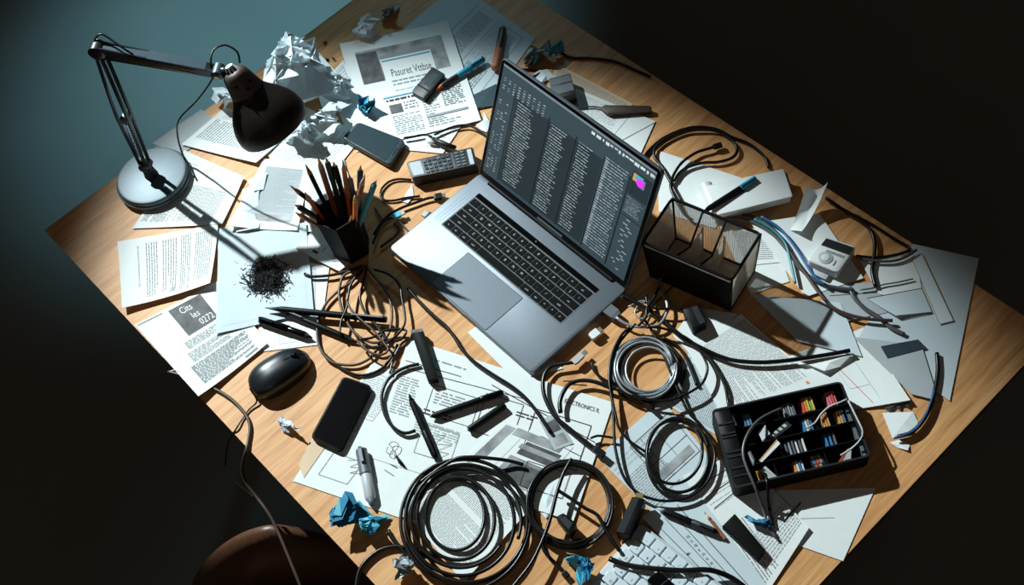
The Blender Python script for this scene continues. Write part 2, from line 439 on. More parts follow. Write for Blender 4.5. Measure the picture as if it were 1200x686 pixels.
def plug(t, a, d, L, rr, kk, kt, nm='plug'):
    side = d.cross(UP).normalized(); up2 = side.cross(d).normalized()
    fr = lambda x, y, z: a+d*x+side*y+up2*z
    m = MB(); pr = [fr(0, y*0.7, z*0.8) for y, z in ((-rr, -rr*.6), (rr, -rr*.6), (rr, rr*.6), (-rr, rr*.6))]
    pr2 = [fr(L*0.25, y, z) for y, z in ((-rr, -rr*.6), (rr, -rr*.6), (rr, rr*.6), (-rr, rr*.6))]
    pr3 = [fr(L, y, z) for y, z in ((-rr, -rr*.6), (rr, -rr*.6), (rr, rr*.6), (-rr, rr*.6))]
    vs = pr+pr2+pr3; fs = [(3, 2, 1, 0), (8, 9, 10, 11)]
    for q in (0, 4):
        for i in range(4): j = (i+1) % 4; fs.append((q+i, q+j, q+4+j, q+4+i))
    m.add(vs, fs, kk); o = m.build(nm, t)
    if kt:
        m = MB(); m.box(fr, L, L*1.45, -rr*.7, rr*.7, -rr*.32, rr*.32, kt); m.build('metal_tip', t)
    return o

def slab(t, nm, quad, htop, hbot, k, r=0.004, bev=0.0015, smooth='auto'):
    pts = roundpoly([P(x, y, htop) for x, y in quad], r)
    mb = MB(); mb.prism(pts, (0, 0, hbot-htop), k, bev); return mb.build(nm, t, smooth)
def qpt(quad, u, v, h): return bil([P(x, y, h) for x, y in quad], u, v)
def inset(t, nm, quad, rect, h0, h1, k, r=0.0015, bev=0.0, smooth='auto'):
    u0, v0, u1, v1 = rect
    c = [qpt(quad, u, v, h1) for u, v in ((u0, v0), (u1, v0), (u1, v1), (u0, v1))]
    # h1 is measured at the pixel plane of the parent's top: keep x,y from the top plane
    mb = MB(); mb.prism(roundpoly(c, r, 4), (0, 0, h0-h1), k, bev); return mb.build(nm, t, smooth)
# ---------------------------------------------------------------- camera, light
cam = bpy.data.cameras.new('camera'); cam.sensor_width = 36.0; cam.lens = FPX*36.0/W_IMG; cam.clip_start = 0.05; cam.clip_end = 50
co = bpy.data.objects.new('camera', cam); COL.objects.link(co)
co.matrix_world = Matrix.Translation(CAMLOC) @ CAMROT.to_4x4()
SCN.camera = co
wd = bpy.data.worlds.new('room_dark'); SCN.world = wd; wd.use_nodes = True
wd.node_tree.nodes['Background'].inputs['Color'].default_value = (1.0, 0.86, 0.72, 1)
wd.node_tree.nodes['Background'].inputs['Strength'].default_value = 0.022
SCN.view_settings.view_transform = 'Standard'
SCN.view_settings.look = 'None'
SCN.view_settings.exposure = 0.0
def spot(name, loc, target, energy, col, size, blend, radius):
    l = bpy.data.lights.new(name, 'SPOT'); l.energy = energy; l.color = col; l.spot_size = math.radians(size); l.spot_blend = blend; l.shadow_soft_size = radius
    o = bpy.data.objects.new(name, l); COL.objects.link(o); o.location = loc
    o.rotation_euler = (Vector(target)-Vector(loc)).to_track_quat('-Z', 'Y').to_euler(); return o
spot('key_spot', (-2.80, -0.16, DZ+2.42), (0.07, -0.145, DZ), 990, (0.86, 0.985, 1.0), 19.9, 0.58, 0.035)
spot('teal_floor_spot', (-1.7, 1.1, 2.6), (-1.52, 0.40, 0.0), 330, (0.30, 0.74, 1.0), 38, 1.0, 0.15)
spot('teal_paper_spot', (-1.6, 1.3, 2.2), (-0.45, 0.14, DZ), 26, (0.35, 0.80, 1.0), 26, 1.0, 0.2)
spot('warm_chair_spot', (0.5, -2.4, 1.7), (-0.35, -0.70, 0.6), 11, (1.0, 0.55, 0.28), 17, 0.9, 0.1)

al = bpy.data.lights.new('room_fill', 'AREA'); al.energy = 3.2; al.size = 1.6; al.color = (1.0, 0.90, 0.80)
ao = bpy.data.objects.new('room_fill', al); COL.objects.link(ao); ao.location = (1.6, -2.0, 3.2)
ao.rotation_euler = (Vector((0, 0, DZ))-ao.location).to_track_quat('-Z', 'Y').to_euler()
# ---------------------------------------------------------------- setting
mb = MB(); mb.quad((-6, -6, 0), (6, -6, 0), (6, 6, 0), (-6, 6, 0), 'floor_dark')
fl = mb.build('floor'); fl['kind'] = 'structure'

# ---------------------------------------------------------------- desk
XH, YH = 0.704, 0.484
desk = thing('desk', (0, 0, 0), 'oak topped rectangular desk buried under papers and cables', 'desk')
def rect_pts(x, y, z): return [(-x, -y, z), (x, -y, z), (x, y, z), (-x, y, z)]
mb = MB(); mb.prism(rect_pts(XH, YH, DZ), (0, 0, -0.006), 'wood'); mb.build('desktop', desk)
mb = MB(); mb.prism(rect_pts(XH-0.0015, YH-0.0015, DZ-0.006), (0, 0, -0.020), 'edge_shade'); mb.build('shaded_edge', desk)  # side faces below the oak painted dark to stand in for shade
for sx in (-1, 1):
    for sy in (-1, 1):
        mb = MB(); mb.lathe((sx*(XH-0.17), sy*(YH-0.13), DZ-0.05), (sx*(XH-0.15), sy*(YH-0.11), 0), [(0, 0.028), (1, 0.019)], 'black_soft'); mb.build('leg', desk, 'auto')
for sy in (-1, 1):
    mb = MB(); mb.prism([(-XH+0.12, sy*(YH-0.13)-0.012, DZ-0.026), (XH-0.12, sy*(YH-0.13)-0.012, DZ-0.026), (XH-0.12, sy*(YH-0.13)+0.012, DZ-0.026), (-XH+0.12, sy*(YH-0.13)+0.012, DZ-0.026)], (0, 0, -0.03), 'black_soft'); mb.build('apron_rail', desk)

# ---------------------------------------------------------------- chair (swivelled, tucked at the front edge)
ca = P(315, 620, -0.10)
wv = (P(330, 620, -0.10)-P(300, 620, -0.10)); wv.z = 0; wv.normalize(); dv = Vector((-wv.y, wv.x, 0))
chair = thing('office_chair', (ca.x, ca.y, 0), 'brown leather chair with a rounded backrest tucked at the near left desk edge', 'chair')
mb = MB(); nU, nV = 28, 14; vs = []
for side in (0, 1):
    for j in range(nV+1):
        for i in range(nU+1):
            u = -1+2*i/nU; v = j/nV
            halfw = 0.275
            top = -0.37*abs(u)**1.5
            x = u*halfw*(1.06-0.06*v); z = (DZ-0.10)+top-(1-v)*0.34*(1-0.25*abs(u)**2)
            edge = (1-abs(u)**3)*(1-abs(2*v-1)**5)
            y = 0.035*u*u+(-1 if side == 0 else 1)*(0.006+0.022*max(0, edge))
            vs.append(ca+wv*x+dv*y*1.0+Vector((0, 0, z-ca.z)))
fs = []; o_ = (nU+1)*(nV+1)
for side in (0, 1):
    for j in range(nV):
        for i in range(nU):
            a = side*o_+j*(nU+1)+i; fs.append((a, a+1, a+nU+2, a+nU+1))
per = [(i, 0) for i in range(nU)]+[(nU, j) for j in range(nV)]+[(nU-i, nV) for i in range(nU)]+[(0, nV-j) for j in range(nV)]
for q in range(len(per)):
    a = per[q]; b = per[(q+1) % len(per)]; ia = a[1]*(nU+1)+a[0]; ib = b[1]*(nU+1)+b[0]
    fs.append((ia, ib, o_+ib, o_+ia))
mb.add(vs, fs, 'chair_leather'); mb.build('backrest', chair, True)
sc_ = ca-dv*0.20
mb = MB(); mb.lathe((sc_.x, sc_.y, 0.40), (sc_.x, sc_.y, 0.47), [(0, 0.15), (0.1, 0.175), (0.7, 0.18), (0.95, 0.165), (1, 0.14)], 'chair_leather', 32); mb.build('seat', chair, True)
mb = MB(); mb.tube(catmull([ca+Vector((0, 0, 0.36-ca.z)), ca-dv*0.02+Vector((0, 0, 0.33-ca.z)), sc_+Vector((0, 0, 0.385-sc_.z))], 0.02), 0.016, 'black_soft'); mb.build('back_bracket', chair, True)
mb = MB(); mb.lathe((sc_.x, sc_.y, 0.06), (sc_.x, sc_.y, 0.41), [(0, 0.03), (0.5, 0.03), (0.5, 0.02), (1, 0.02)], 'black_soft'); mb.build('gas_post', chair, 'auto')
for q in range(5):
    an = q*1.2566+0.4; e = Vector((sc_.x+0.24*math.cos(an), sc_.y+0.24*math.sin(an), 0.055))
    mb = MB(); mb.tube([(sc_.x, sc_.y, 0.085), e], [0.02, 0.013], 'black_soft'); lg = mb.build('base_leg', chair, True)
    mb = MB(); mb.lathe((e.x-0.012, e.y, 0.025), (e.x+0.012, e.y, 0.025), [(0, 0.022), (0.1, 0.025), (0.9, 0.025), (1, 0.022)], 'black_soft'); mb.build('caster', lg, 'auto')

# ---------------------------------------------------------------- papers
T = lambda *a: ('text',)+a
V = lambda *a: ('vtext',)+a
Rr = lambda *a: ('rect',)+a
Fr = lambda *a: ('frame',)+a
Ln = lambda *a: ('line',)+a
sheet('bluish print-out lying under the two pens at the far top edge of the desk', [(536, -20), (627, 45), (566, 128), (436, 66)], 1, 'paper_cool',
      [V(0.38, 0.10, 0.55, 0.85, 7, 'ink_soft'), V(0.62, 0.12, 0.86, 0.55, 9, 'ink_pale'), Ln(0.33, 0.05, 0.33, 0.95, .0005, 'ink_soft'), Fr(0.60, 0.08, 0.9, 0.92, .0004, 'ink_soft'), V(0.64, 0.6, 0.84, 0.88, 8, 'ink_soft')], seed=3)
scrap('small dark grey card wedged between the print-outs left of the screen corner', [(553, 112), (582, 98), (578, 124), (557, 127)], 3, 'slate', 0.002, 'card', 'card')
sheet('half hidden page with a small red note left of the laptop screen corner', [(452, 128), (560, 118), (519, 180), (478, 176)], 1, 'paper', [T(0.5, 0.62, 0.85, 0.9, 4, 'ink_pale'), Ln(0.55, 0.45, 0.8, 0.5, .0006, 'ink_red'), Ln(0.5, 0.55, 0.72, 0.58, .0006, 'ink_blue')], seed=4)
sheet('squared form page between the crumpled heap and the printed profile', [(380, 96), (402, 70), (448, 175), (418, 178)], 2, 'paper', [T(0.1, 0.05, 0.9, 0.3, 6, 'ink_pale'), Fr(0.1, 0.04, 0.9, 0.32, .0004, 'ink_soft')], seed=5)
# the profile print-out
sheet('printed profile page with a grey banner photo and a bold heading', [(398, 52), (525, 26), (564, 142), (432, 172)], 3, 'paper',
      [Rr(0.11, 0.12, 0.90, 0.44, 'photo_grey'), Rr(0.11, 0.14, 0.30, 0.44, 'photo_dark'), Rr(0.31, 0.22, 0.77, 0.60, 'paper'), Rr(0.31, 0.20, 0.77, 0.235, 'ink_soft'), Rr(0.32, 0.25, 0.76, 0.265, 'ink_blue'),
       ('font', 'Pasuret Vttbse', 0.37, 0.42, 0.062, 0.105, 'ink'), T(0.36, 0.45, 0.72, 0.52, 2, 'ink_soft'), T(0.36, 0.545, 0.6, 0.575, 1, 'ink_pale'),
       Rr(0.24, 0.60, 0.62, 0.612, 'ink_blue'), T(0.26, 0.62, 0.6, 0.66, 1, 'ink'), Rr(0.27, 0.68, 0.38, 0.76, 'photo_dark'), T(0.40, 0.67, 0.52, 0.75, 3, 'ink_soft'),
       T(0.27, 0.78, 0.52, 0.96, 8, 'ink_pale'), T(0.56, 0.66, 0.70, 0.92, 9, 'ink_pale'), T(0.74, 0.62, 0.93, 0.80, 8, 'ink_soft'), Rr(0.56, 0.85, 0.93, 0.87, 'ink_soft'), T(0.56, 0.89, 0.86, 0.96, 3, 'ink_pale')], seed=6, lift=(0.002, 0.004, 0.003, 0))
# left pile
sheet('grey cover sheet behind the lamp base poking past the desk back edge', [(178, 168), (236, 128), (262, 150), (210, 182)], 1, 'paper_grey', [], seed=7)
sheet('typed page lying half under the lamp shade', [(213, 170), (263, 126), (350, 146), (301, 193)], 4, 'paper', [T(0.22, 0.06, 0.72, 0.96, 20, 'ink_soft'), V(0.75, 0.1, 0.95, 0.9, 6, 'ink_pale')], lift=(0.002, 0, 0.002, 0.006), seed=8)
sheet('wide typed sheet spread under the pencil tips and the grey phone', [(300, 170), (352, 122), (426, 158), (368, 232)], 2, 'paper', [T(0.08, 0.06, 0.92, 0.92, 20, 'ink_pale'), ], seed=9)
sheet('typed page trapped under the round lamp base', [(216, 176), (287, 209), (261, 264), (155, 268)], 3, 'paper', [T(0.06, 0.10, 0.30, 0.2, 3, 'ink_pale'), Fr(0.5, 0.05, 0.7, 0.22, .0005, 'ink_pale'), V(0.40, 0.36, 0.86, 0.92, 17, 'ink_soft'), V(0.04, 0.4, 0.38, 0.92, 15, 'ink_soft')], lift=(0, 0.005, 0.004, 0), seed=10)
sheet('densely typed grey page with a white border under the torn scraps', [(309, 186), (364, 192), (350, 273), (268, 268)], 2, 'paper', [Rr(0.14, 0.10, 0.88, 0.88, 'paper_grey'), T(0.16, 0.10, 0.86, 0.74, 26, 'ink_soft'), Rr(0.3, 0.78, 0.85, 0.88, 'photo_grey')], lift=(0, 0, 0.008, 0.010), seed=11)
sheet('narrow typed page standing behind the pencil cup', [(358, 196), (402, 184), (426, 268), (357, 272)], 3, 'paper', [T(0.1, 0.08, 0.9, 0.95, 22, 'ink_pale')], seed=12)
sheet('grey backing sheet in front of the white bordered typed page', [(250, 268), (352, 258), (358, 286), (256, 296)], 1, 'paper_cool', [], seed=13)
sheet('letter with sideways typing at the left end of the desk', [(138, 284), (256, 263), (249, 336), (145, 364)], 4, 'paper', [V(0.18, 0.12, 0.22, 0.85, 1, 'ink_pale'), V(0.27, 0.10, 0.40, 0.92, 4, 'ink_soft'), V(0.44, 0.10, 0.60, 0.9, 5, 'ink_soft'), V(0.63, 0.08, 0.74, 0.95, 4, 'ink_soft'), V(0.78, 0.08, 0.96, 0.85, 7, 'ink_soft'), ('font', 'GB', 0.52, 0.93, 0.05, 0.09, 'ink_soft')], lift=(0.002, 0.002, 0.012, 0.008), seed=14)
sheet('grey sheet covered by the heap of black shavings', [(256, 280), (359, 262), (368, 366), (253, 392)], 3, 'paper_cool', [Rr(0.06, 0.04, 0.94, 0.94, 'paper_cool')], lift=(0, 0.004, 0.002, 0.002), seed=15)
sheet('document with a dark title photo and a large text block at the near left edge', [(158, 381), (258, 328), (314, 404), (235, 468)], 2, 'paper',
      [Rr(0.36, 0.04, 0.74, 0.40, 'photo_dark'), ('font', 'Cits', 0.45, 0.15, 0.085, 0.115, 'paper'), ('font', 'les', 0.52, 0.26, 0.085, 0.115, 'paper'), ('font', '0272', 0.55, 0.37, 0.085, 0.115, 'paper'),
       T(0.27, 0.44, 0.9, 0.53, 4, 'ink_soft'), T(0.22, 0.56, 0.72, 0.68, 6, 'ink_soft'), T(0.15, 0.70, 0.88, 0.93, 13, 'ink_soft', 0.55), Rr(0.70, 0.955, 0.88, 0.975, 'ink_soft'), Ln(0.02, 0.02, 0.30, 0.03, .0008, 'ink_soft')], lift=(0, 0, 0.004, 0.010), seed=16)
sheet('blank page under the black pens beside the mouse', [(298, 360), (372, 326), (375, 404), (309, 412)], 1, 'paper', [Fr(0.3, 0.72, 0.7, 0.9, .0003, 'ink_pale')], seed=17)
sheet('ruled page edge left of the cable tangle', [(356, 306), (386, 313), (378, 374), (362, 372)], 2, 'paper', [V(0.1, 0.1, 0.5, 0.9, 5, 'ink_soft')], seed=18)
sheet('small printed card leaning at the foot of the pencil cup', [(347, 293), (372, 264), (414, 304), (398, 319)], 4, 'paper', [Rr(0.2, 0.28, 0.3, 0.4, 'ink'), Rr(0.62, 0.62, 0.7, 0.7, 'ink_soft'), T(0.4, 0.3, 0.6, 0.5, 2, 'ink_pale'), ('poly', [(0.3, 0.75), (0.5, 0.85), (0.7, 0.82), (0.9, 0.9)], .0006, 'ink_soft')], lift=(0.004, 0, 0, 0.003), name='card', cat='card', seed=19)
# centre bottom
sheet('form page with paragraph boxes lying under the pen and the paperclip', [(437, 424), (592, 476), (471, 608), (343, 564)], 1, 'paper', [T(0.04, 0.10, 0.26, 0.40, 14, 'ink_pale'), Fr(0.03, 0.08, 0.27, 0.42, .0004, 'ink_soft'), T(0.04, 0.46, 0.22, 0.60, 6, 'ink_pale'), Fr(0.16, 0.72, 0.42, 0.90, .0006, 'ink_soft'), ('poly', [(0.30, .74), (.42, .70), (.35, .78), (.45, .76), (.38, .82), (.46, .8)], .0005, 'ink_soft'), Ln(0.55, 0.66, 0.68, 0.68, .0007, 'ink'), Ln(0.6, 0.72, 0.7, 0.74, .0005, 'ink'), Ln(0.55, 0.5, 0.65, 0.52, .0004, 'ink_soft')], seed=20)
sheet('tan folder edge showing beside the black phone', [(366, 512), (384, 520), (356, 560), (350, 545)], 1, 'paper_tan', [], name='folder', cat='folder', seed=20)
sheet('large printed form with ruled boxes in front of the laptop', [(479, 398), (719, 472), (672, 612), (432, 536)], 3, 'paper',
      [Ln(0.02, 0.18, 0.30, 0.17, .0007), Ln(0.03, 0.24, 0.62, 0.19, .0006), T(0.10, 0.09, 0.36, 0.12, 1, 'ink_soft'), Fr(0.19, 0.30, 0.42, 0.54, .0005), T(0.21, 0.33, 0.36, 0.45, 4, 'ink_soft'), T(0.18, 0.50, 0.32, 0.56, 2, 'ink'), T(0.16, 0.60, 0.38, 0.72, 5, 'ink_pale'),
       Fr(0.44, 0.24, 0.62, 0.56, .0005), T(0.60, 0.30, 0.70, 0.35, 2, 'ink'), Ln(0.45, 0.16, 0.98, 0.36, .0006), Fr(0.68, 0.24, 0.94, 0.62, .0006), ('font', 'ELECTRONICS R.', 0.79, 0.12, 0.022, 0.05, 'ink'), Ln(0.74, 0.44, 0.94, 0.5, .0005), T(0.02, 0.30, 0.12, 0.62, 12, 'ink_pale'), Fr(0.20, 0.62, 0.38, 0.86, .0004, 'ink_soft'),
       ('poly', [(0.24, .7), (.32, .66), (.28, .75), (.36, .72), (.3, .8), (.36, .79), (.33, .84)], .0004, 'ink_soft'), Fr(0.72, 0.66, 0.92, 0.86, .0005)], lift=(0.002, 0, 0.002, 0), seed=21)
sheet('blank slip poking out from under the laptop front corner', [(548, 390), (580, 366), (660, 432), (604, 446)], 2, 'paper', [], seed=22)
sheet('sheet of grey scenery photos under the bottom centre coils', [(536, 545), (592, 493), (672, 524), (622, 584)], 4, 'paper',
      [Rr(0.06, 0.42, 0.50, 0.95, 'photo_grey'), Rr(0.10, 0.5, 0.44, 0.9, 'photo_dark'), Rr(0.10, 0.06, 0.94, 0.20, 'photo_grey'), Rr(0.22, 0.20, 0.80, 0.36, 'paper'), Rr(0.82, 0.22, 0.96, 0.9, 'photo_grey'), Rr(0.56, 0.46, 0.80, 0.95, 'photo_dark'), Rr(0.66, 0.42, 0.74, 0.98, 'photo_grey')], seed=23, name='photo_print', cat='photo print')
sheet('grey framed photo slip right of the scenery photo sheet', [(632, 494), (650, 484), (672, 520), (650, 528)], 4, 'paper_grey', [Rr(0.15, 0.15, 0.85, 0.5, 'photo_dark'), Rr(0.15, 0.6, 0.85, 0.9, 'photo_grey')], seed=24, name='photo_print', cat='photo print')
sheet('densely printed book page inside the large bottom cable coil', [(562, 536), (628, 590), (543, 684), (470, 592)], 5, 'paper', [T(0.10, 0.06, 0.90, 0.48, 18, 'ink_soft'), T(0.10, 0.54, 0.92, 0.92, 18, 'ink_soft'), V(0.0, 0.1, 0.06, 0.9, 3, 'ink_pale')], lift=(0, 0.003, 0.002, 0.006), seed=25)
scrap('pale blue scrap inside the black coil with the plug', [(630, 572), (650, 566), (654, 590), (640, 608), (632, 600)], 2, 'crumple_white', 0.006, seed=4)
sheet('grey page with a small table under the middle cable loop', [(700, 536), (776, 468), (888, 604), (826, 662)], 3, 'paper_cool', [T(0.02, 0.10, 0.98, 0.20, 3, 'ink_pale'), T(0.05, 0.24, 0.55, 0.5, 12, 'ink_soft'), Fr(0.35, 0.10, 0.95, 0.44, .0005), Ln(0.35, 0.2, 0.95, 0.2, .0004), Ln(0.35, 0.3, 0.95, 0.3, .0004), Ln(0.5, 0.1, 0.5, 0.44, .0004), Ln(0.7, 0.1, 0.7, 0.44, .0004), Rr(0.36, 0.36, 0.9, 0.42, 'photo_grey'), T(0.05, 0.5, 0.4, 0.75, 9, 'ink_soft')], seed=26)
sheet('bright ruled page at the bottom edge carrying the black charger stick', [(800, 558), (866, 530), (948, 620), (896, 700)], 4, 'paper', [T(0.10, 0.14, 0.85, 0.36, 4, 'ink_soft', 0.1), Ln(0.1, 0.12, 0.8, 0.10, .0005), Ln(0.1, 0.22, 0.8, 0.20, .0005), Ln(0.12, 0.32, 0.7, 0.30, .0005), V(0.1, 0.5, 0.4, 0.95, 6, 'ink_soft'), T(0.30, 0.66, 0.98, 0.92, 8, 'ink_pale')], seed=27, lift=(0, 0.002, 0.004, 0))
sheet('lined sheet with diagonal rules between the keyboard and the bright page', [(752, 606), (812, 572), (905, 694), (862, 720)], 5, 'paper_cool', [Ln(0.1, 0.15, 0.16, 0.9, .0005), Ln(0.28, 0.1, 0.32, 0.9, .0005), Ln(0.44, 0.1, 0.48, 0.9, .0005), Ln(0.6, 0.06, 0.66, 0.9, .0006), T(0.12, 0.42, 0.24, 0.46, 1, 'ink'), T(0.34, 0.3, 0.4, 0.7, 7, 'ink_soft')], seed=28)
# right side
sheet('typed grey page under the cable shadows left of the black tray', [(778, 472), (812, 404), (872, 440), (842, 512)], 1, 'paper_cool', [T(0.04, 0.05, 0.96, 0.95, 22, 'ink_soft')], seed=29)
sheet('typed page in light between the tray and the wire basket', [(868, 369), (920, 388), (966, 455), (806, 412)], 3, 'paper', [], seed=30) if False else None
sheet('typed page in light between the tray and the wire basket', [(806, 411), (868, 368), (964, 452), (852, 500)], 3, 'paper', [V(0.20, 0.06, 0.98, 0.86, 30, 'ink_soft'), Rr(0.90, 0.90, 0.93, 0.93, 'tab_orange')], seed=30)
sheet('blank white page beside the small black adapter block', [(789, 394), (812, 360), (864, 368), (813, 420)], 2, 'paper', [], seed=31)
sheet('page torn along its near edge lying above the tray corner', [(905, 425), (1012, 384), (1066, 472), (960, 486)], 1, 'paper', [Ln(0.52, 0.3, 0.62, 0.95, .0005, 'ink_red'), Fr(0.5, 0.25, 0.72, 0.7, .0003, 'ink_pale'), Ln(0.72, 0.3, 0.72, 0.9, .0003, 'ink_pale')], seed=32, lift=(0, 0, 0.008, 0))
scrap('curled paper flap on the long cable above the tray', [(938, 424), (1000, 414), (984, 430), (966, 435)], 4, 'paper', 0.006, seed=6)
for i_, q_ in enumerate([[(1036, 478), (1048, 475), (1044, 484)], [(1048, 476), (1058, 473), (1056, 482)], [(1057, 474), (1066, 470), (1066, 479)]]):
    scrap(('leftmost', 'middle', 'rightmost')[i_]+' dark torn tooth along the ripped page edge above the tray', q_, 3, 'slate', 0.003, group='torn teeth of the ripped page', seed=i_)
scrap('white scrap with a blue curved edge right of the tray', [(1034, 484), (1070, 483), (1076, 495), (1070, 508), (1046, 514)], 1, 'paper', 0.004, seed=7)
scrap('small rounded white scrap right of the tray near the desk edge', [(1042, 519), (1056, 515), (1066, 522), (1064, 528), (1052, 525)], 1, 'paper', 0.003, seed=8)
sheet('blank page sticking out under the near side of the tray', [(900, 575), (1026, 572), (988, 658), (914, 632)], 1, 'paper', [Ln(0.2, 0.55, 0.7, 0.45, .0005, 'ink_soft')], seed=33)
sheet('big pale envelope at the far right corner', [(1070, 286), (1147, 303), (1113, 470), (1006, 396)], 1, 'paper_cool', [Ln(0.1, 0.28, 0.5, 0.30, .0006, 'ink_soft'), Fr(0.02, 0.4, 0.36, 0.62, .0006, 'ink_soft')], name='envelope', cat='envelope', seed=34)
sheet('narrow pale strip lying across the far right envelope', [(1068, 302), (1080, 297), (1117, 376), (1101, 380)], 3, 'crumple_white', [Ln(0.0, 0, 0.0, 1, .0006, 'tab_ochre'), Ln(1, 0, 1, 1, .0006, 'tab_ochre')], name='paper_strip', seed=35)
sheet('pale page under the strip and cables left of the envelope', [(1008, 306), (1072, 299), (1083, 352), (1030, 345)], 2, 'paper', [], seed=36)
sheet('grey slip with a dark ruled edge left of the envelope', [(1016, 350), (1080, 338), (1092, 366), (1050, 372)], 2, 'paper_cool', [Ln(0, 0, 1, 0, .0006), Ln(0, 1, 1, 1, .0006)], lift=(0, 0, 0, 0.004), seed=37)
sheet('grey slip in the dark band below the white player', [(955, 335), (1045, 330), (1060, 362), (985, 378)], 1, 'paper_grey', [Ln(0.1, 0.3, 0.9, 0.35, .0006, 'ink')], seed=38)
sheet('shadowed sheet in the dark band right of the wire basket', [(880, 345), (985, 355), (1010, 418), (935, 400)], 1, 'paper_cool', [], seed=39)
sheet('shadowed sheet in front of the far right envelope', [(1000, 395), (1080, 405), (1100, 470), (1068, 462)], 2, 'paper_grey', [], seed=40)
sheet('white page under the player and ribbon cables', [(880, 262), (960, 250), (1012, 326), (944, 348)], 2, 'paper', [], seed=41)
sheet('typed page half hidden behind the wire basket', [(842, 262), (905, 272), (925, 330), (880, 345)], 1, 'paper', [T(0.2, 0.08, 0.85, 0.55, 10, 'ink_soft'), Ln(0.2, 0.62, 0.95, 0.62, .0005)], seed=42)
sheet('pale sheet under the notebook and cable end', [(770, 176), (868, 208), (838, 268), (772, 248)], 1, 'paper', [], seed=43)
sheet('tan typed sheet behind the laptop screen', [(652, 74), (742, 122), (722, 150), (640, 110)], 1, 'paper_tan', [T(0.05, 0.08, 0.95, 0.9, 16, 'ink_soft')], seed=44)
sheet('white typed page behind the laptop screen', [(676, 104), (768, 142), (749, 184), (640, 140)], 2, 'paper', [T(0.04, 0.08, 0.62, 0.92, 18, 'ink_pale'), Ln(0.72, 0.02, 0.66, 0.98, .0004, 'ink_soft'), Ln(1.0, 0.05, 0.72, 0.98, .0006, 'ink')], seed=45)
scrap('torn white star shaped scrap near the grey adapter box', [(626, 86), (632, 82), (642, 81), (648, 88), (657, 90), (650, 96), (642, 94), (634, 97), (628, 92)], 2, 'crumple_white', 0.006, seed=9)
scrap('torn white scrap touching the left side of the screen', [(557, 146), (566, 141), (567, 131), (572, 140), (578, 146), (570, 155), (563, 152)], 2, 'crumple_white', 0.007, seed=10)
scrap('bent pale scrap below the grey backing sheet left of the cup', [(269, 258), (289, 248), (306, 256), (303, 267), (277, 272)], 5, 'crumple_white', 0.012, seed=11)
scrap('pale torn slip on the edge of the densely typed grey page', [(284, 222), (304, 218), (302, 248), (282, 246)], 5, 'crumple_white', 0.007, seed=12)
scrap('curved torn slip above the other pale slips', [(290, 211), (313, 202), (309, 222), (297, 224)], 5, 'paper', 0.008, seed=13)
scrap('white triangle scrap in front of the remote control', [(470, 236), (483, 216), (485, 230), (478, 238)], 1, 'paper', 0.002, seed=14)
sheet('pale folded card propped up beside the white player', [(944, 232), (968, 233), (939, 277), (926, 270)], 3, 'paper', [], lift=(0.035, 0.045, 0.014, 0.0), bow=0.004, name='folded_card', cat='card', seed=46)
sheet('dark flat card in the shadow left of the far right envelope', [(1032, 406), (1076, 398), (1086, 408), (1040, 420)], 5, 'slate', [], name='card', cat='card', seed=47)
flush_sheets()
# crumpled balls
CW = ['crumple_white']
crumple('largest crumpled white paper heap, right behind the lamp shade', 361, 106, 96, 0.115, CW, 5, 0.003, 11)
crumple('crumpled white paper at the far end of the heap by the desk edge', 342, 82, 46, 0.06, CW, 13, 0.003, 10)
crumple('crumpled white paper on the right flank of the heap', 396, 118, 40, 0.045, CW, 61, 0.004, 10)
crumple('crumpled white strip below the heap beside the grey phone', 385, 152, 46, 0.05, CW, 21, 0.004, 9, ang=0.8, asp=0.7)
crumple('crumpled white ball tucked under the right rim of the lamp shade', 352, 160, 40, 0.045, CW, 31, 0.004, 9)
crumple('crumpled white ball left of the lamp shade on the desk back edge', 265, 122, 30, 0.04, CW, 17, 0.003, 9)
crumple('crumpled white ball alone above the printed profile', 433, 38, 32, 0.035, CW, 42, 0.001, 9)
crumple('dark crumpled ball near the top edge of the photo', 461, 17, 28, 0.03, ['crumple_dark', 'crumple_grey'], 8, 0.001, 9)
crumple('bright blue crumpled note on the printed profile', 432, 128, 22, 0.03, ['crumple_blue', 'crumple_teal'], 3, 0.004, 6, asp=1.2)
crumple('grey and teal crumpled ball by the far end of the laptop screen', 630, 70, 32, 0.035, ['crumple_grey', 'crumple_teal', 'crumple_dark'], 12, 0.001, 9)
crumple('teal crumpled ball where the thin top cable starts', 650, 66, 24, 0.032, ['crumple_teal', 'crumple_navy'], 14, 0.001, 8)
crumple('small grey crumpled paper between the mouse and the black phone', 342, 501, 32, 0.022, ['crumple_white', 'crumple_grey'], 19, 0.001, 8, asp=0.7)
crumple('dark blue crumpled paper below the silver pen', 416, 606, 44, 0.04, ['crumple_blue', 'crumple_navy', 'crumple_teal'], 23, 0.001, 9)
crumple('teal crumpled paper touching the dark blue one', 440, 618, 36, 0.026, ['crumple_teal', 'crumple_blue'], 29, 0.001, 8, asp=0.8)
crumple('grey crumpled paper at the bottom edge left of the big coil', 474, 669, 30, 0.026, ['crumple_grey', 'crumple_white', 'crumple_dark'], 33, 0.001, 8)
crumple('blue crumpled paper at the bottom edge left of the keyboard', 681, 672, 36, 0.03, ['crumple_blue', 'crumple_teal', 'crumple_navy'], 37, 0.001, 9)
crumple('navy crumpled paper beside the black charger stick', 888, 614, 32, 0.016, ['crumple_navy', 'crumple_blue'], 41, 0.005, 8, asp=0.55)
